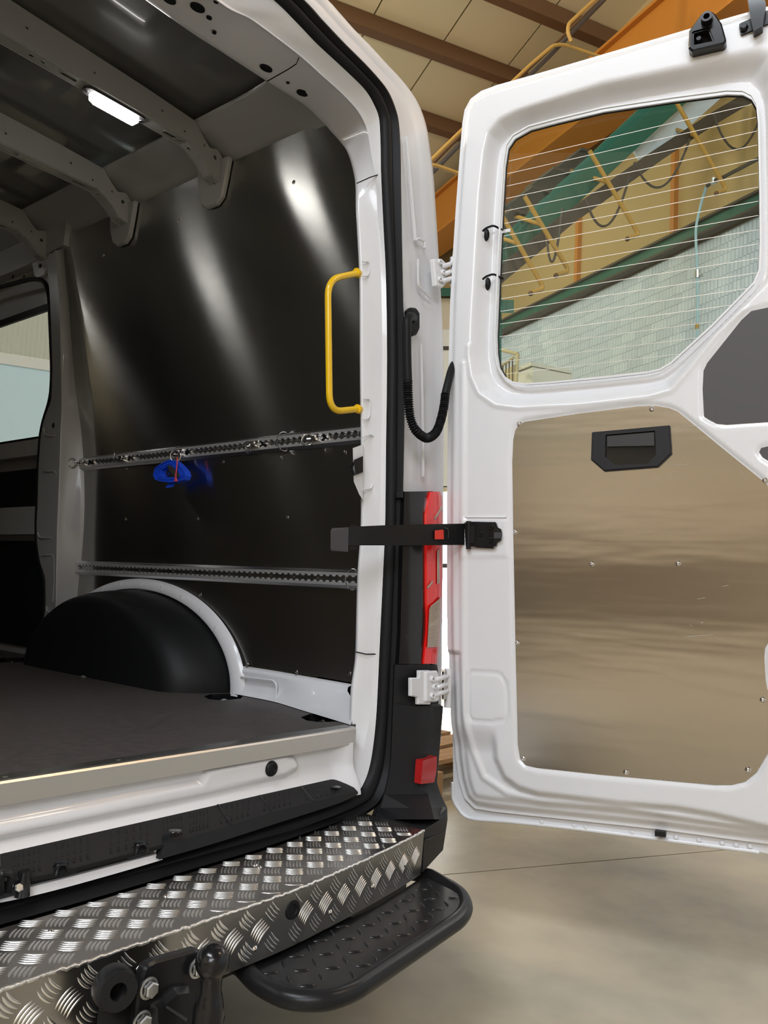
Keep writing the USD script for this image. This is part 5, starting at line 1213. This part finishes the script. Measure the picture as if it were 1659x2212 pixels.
# ---------------- hinges
def hinge(name_, y0, low):
    g = group_part(van, 'hinge', name_)
    R_ = lambda px, py, d=None: RD(px, py, (-.073 if low else -.04) if d is None else d - (.025 if low else 0))
    oy = y0
    pl_px = [(931, oy-30), (950, oy-30), (962, oy-18), (962, oy+22), (950, oy+34), (936, oy+30)]
    if low: pl_px = [(914, oy-34), (940, oy-36), (944, oy-20), (944, oy+28), (938, oy+32), (914, oy+32)]
    f_ = Frame(R_(*np.mean(pl_px, 0)), [1, 0, 0], [0, LEAN, 1], [0, -1, 0])
    part(g, 'leaf', f_.put(chamfer_plate(rpoly(f_.px(pl_px), .005), .014, .004, -.004)), 'white_paint', 30)
    if low: part(g, 'base_leaf', f_.put(chamfer_plate(rpoly(f_.px([(887, oy-20), (905, oy-20), (905, oy-36), (930, oy-36), (930, oy+38), (902, oy+38), (902, oy+22), (887, oy+20)]), .003), .010, .003, -.008)), 'white_paint', 30)
    bx_ = (943, 950, 943) if not low else (926, 931, 926)
    for x, dy in zip(bx_, (-22, 0, 16) if not low else (-18, -2, 18)):
        part(g, 'bolt', f_.put(at(lathe([(.0035, .006), (.0035, .009), (.0075, .009), (.009, .006), (.009, 0)], 14), np.r_[f_.px([(x, oy+dy)])[0], .008])), 'white_paint')
    xa_, xb_ = (958, 982) if not low else (938, 966)
    for a, b in (((xa_-4, oy-14), (xb_, oy-24)), ((xa_-4, oy+18), (xb_, oy+8)), ((xa_+2, oy+2), (xb_-2, oy-6))):
        part(g, 'arm', tube(bend([R_(*a, -.05), R_((a[0]+b[0])/2, a[1]-4, -.062), R_(*b, -.055)], .02), .007, 10), 'white_paint')
    part(g, 'pin', tube([R_(xb_-6, oy-34, -.055), R_(xb_-6, oy+26, -.055)], .0065, 12), 'zinc')
    part(g, 'door_leaf', tube([R_(xb_+2, oy-40, -.05), R_(xb_+1, oy+44, -.05)], .010, 12), 'white_paint')
hinge('white upper door hinge', 590, False); hinge('white lower door hinge on the black corner', 1484, True)
# ---------------- cable conduit
cc = group_part(van, 'cable_conduit', 'black corrugated cable conduit between body and door')
R3 = lambda px, py, d=-.05: RD(px, py, d)
gm = Frame(R3(889, 694, -.018), [1, 0, 0], [0, LEAN, 1], [0, -1, 0])
part(cc, 'grommet', gm.put(chamfer_plate(rpoly(gm.px([(876, 672), (884, 665), (896, 666), (903, 678), (903, 712), (897, 724), (886, 728), (878, 715)]), .008), .014, .006, -.004)), 'rubber', 30)
neck = smooth_line([R3(893, 688, -.03), R3(886, 684, -.048), R3(879, 700, -.055), R3(879, 750, -.055), R3(881, 826, -.055)], 30)
part(cc, 'smooth_hose', tube(neck, .0125, 16), 'rubber', 60)
cpts = smooth_line([R3(881, 822, -.055), R3(882, 860, -.057), R3(885, 895, -.06), R3(897, 928, -.065), R3(920, 946, -.07), R3(940, 936, -.075), R3(953, 905, -.075), R3(960, 870, -.075), R3(962, 850, -.075)], 240)
L_ = np.r_[0, np.cumsum(np.linalg.norm(np.diff(cpts, axis=0), axis=1))]
part(cc, 'corrugated_hose', tube(cpts, .0118 + .0022*np.sin(L_/.0052*2*np.pi*.78), 14), 'rubber', 40, 'ribbed hose loop')
part(cc, 'door_boot', tube(smooth_line([R3(962, 852, -.075), R3(966, 835, -.075), R3(975, 800, -.07), R3(992, 770, -.06)], 16), np.linspace(.0125, .011, 16), 14), 'rubber', 60)
# ---------------- check strap
ck = group_part(van, 'check_strap', 'black folding door check strap reaching across the doorway edge')
ST = lambda px, py, d=-.11: RD(px, py, d)
up_px = [(752, 1139), (800, 1136), (900, 1133), (1004, 1131)]; lo_px = [(752, 1178), (800, 1178), (900, 1178), (1004, 1177)]
up_, lo_ = [np.array([ST(*p, d) for p, d in zip(q, (-.10, -.105, -.11, -.112))]) for q in (up_px, lo_px)]
up_, lo_ = smooth_line(up_, 24), smooth_line(lo_, 24)
part(ck, 'strap_arm', loft([up_, lo_, lo_+[0, .004, 0], lo_+[0, .010, .004], up_+[0, .010, -.004], up_+[0, .004, 0]], close=True, cap=True), 'black_powder', 20)
tip = Frame(ST(735, 1166, -.10), [1, 0, 0], [0, 0, 1], [0, -1, 0])
tip.w = np.array([0, -1., 0])
part(ck, 'strap_tip', hull([ST(*p, d+k) for p, d in (((717, 1141), -.085), ((753, 1139), -.103), ((752, 1192), -.103), ((716, 1190), -.085), ((714, 1185), -.085), ((714, 1148), -.085)) for k in (0, .003)]), 'grey_plastic', smooth=False, label='bent grey end tab')
part(ck, 'guide_block', hull([ST(*p, -.10+k) for p in ((756, 1134), (770, 1133), (770, 1188), (756, 1188)) for k in (0, .012)]), 'black_powder', smooth=False)
part(ck, 'red_marker', hull([ST(*p, -.116+k) for p in ((939, 1146), (958, 1144), (959, 1165), (939, 1165)) for k in (0, .004)]), 'red_tag', smooth=False, label='red square marker on the strap')
part(ck, 'strap_edge', tube([ST(960, 1140, -.115), ST(967, 1142, -.115), ST(969, 1150, -.115), ST(968, 1163, -.115)], .0012, 5), 'grey_plastic')
mp = [(1004,1129),(1020,1127),(1072,1128),(1076,1140),(1083,1143),(1085,1152),(1083,1168),(1075,1172),(1073,1180),(1066,1185),(1008,1182)]
part(ck, 'mounting_plate', fd.put(chamfer_plate(rpoly(D2(mp, .006), .004), .012, .003, .003)), 'black_gloss', 30)
for p in ((1061, 1139), (1038, 1154), (1059, 1166)):
    part(ck, 'bolt', fd.put(at(lathe([(.002, .003), (.003, .005), (.0065, .005), (.0075, .003), (.0075, 0)], 12), dput(*p, .015))), 'black_powder')
part(ck, 'knuckle', [fd.put(tube([dput(1012, 1126, .012), dput(1012, 1186, .012)], .007, 12)), fd.put(bx(dput(1020, 1155, .012), [.02, .05, .012]))], 'black_powder', 40)
part(ck, 'latch_tab', fd.put(ext(Polygon(D2([(1068, 1150), (1084, 1150), (1083, 1163), (1067, 1163)], .016)), .004, .014)), 'grey_plastic', smooth=False)
part(ck, 'lower_edge', fd.put(tube([dput(1012, 1181, .012), dput(1070, 1181, .012)], .002, 6)), 'bright_steel')
part(rd, 'bead', fd.put(tube([dput(996, 1117, .001), dput(1094, 1117, .001)], .0035, 8)), 'white_paint')
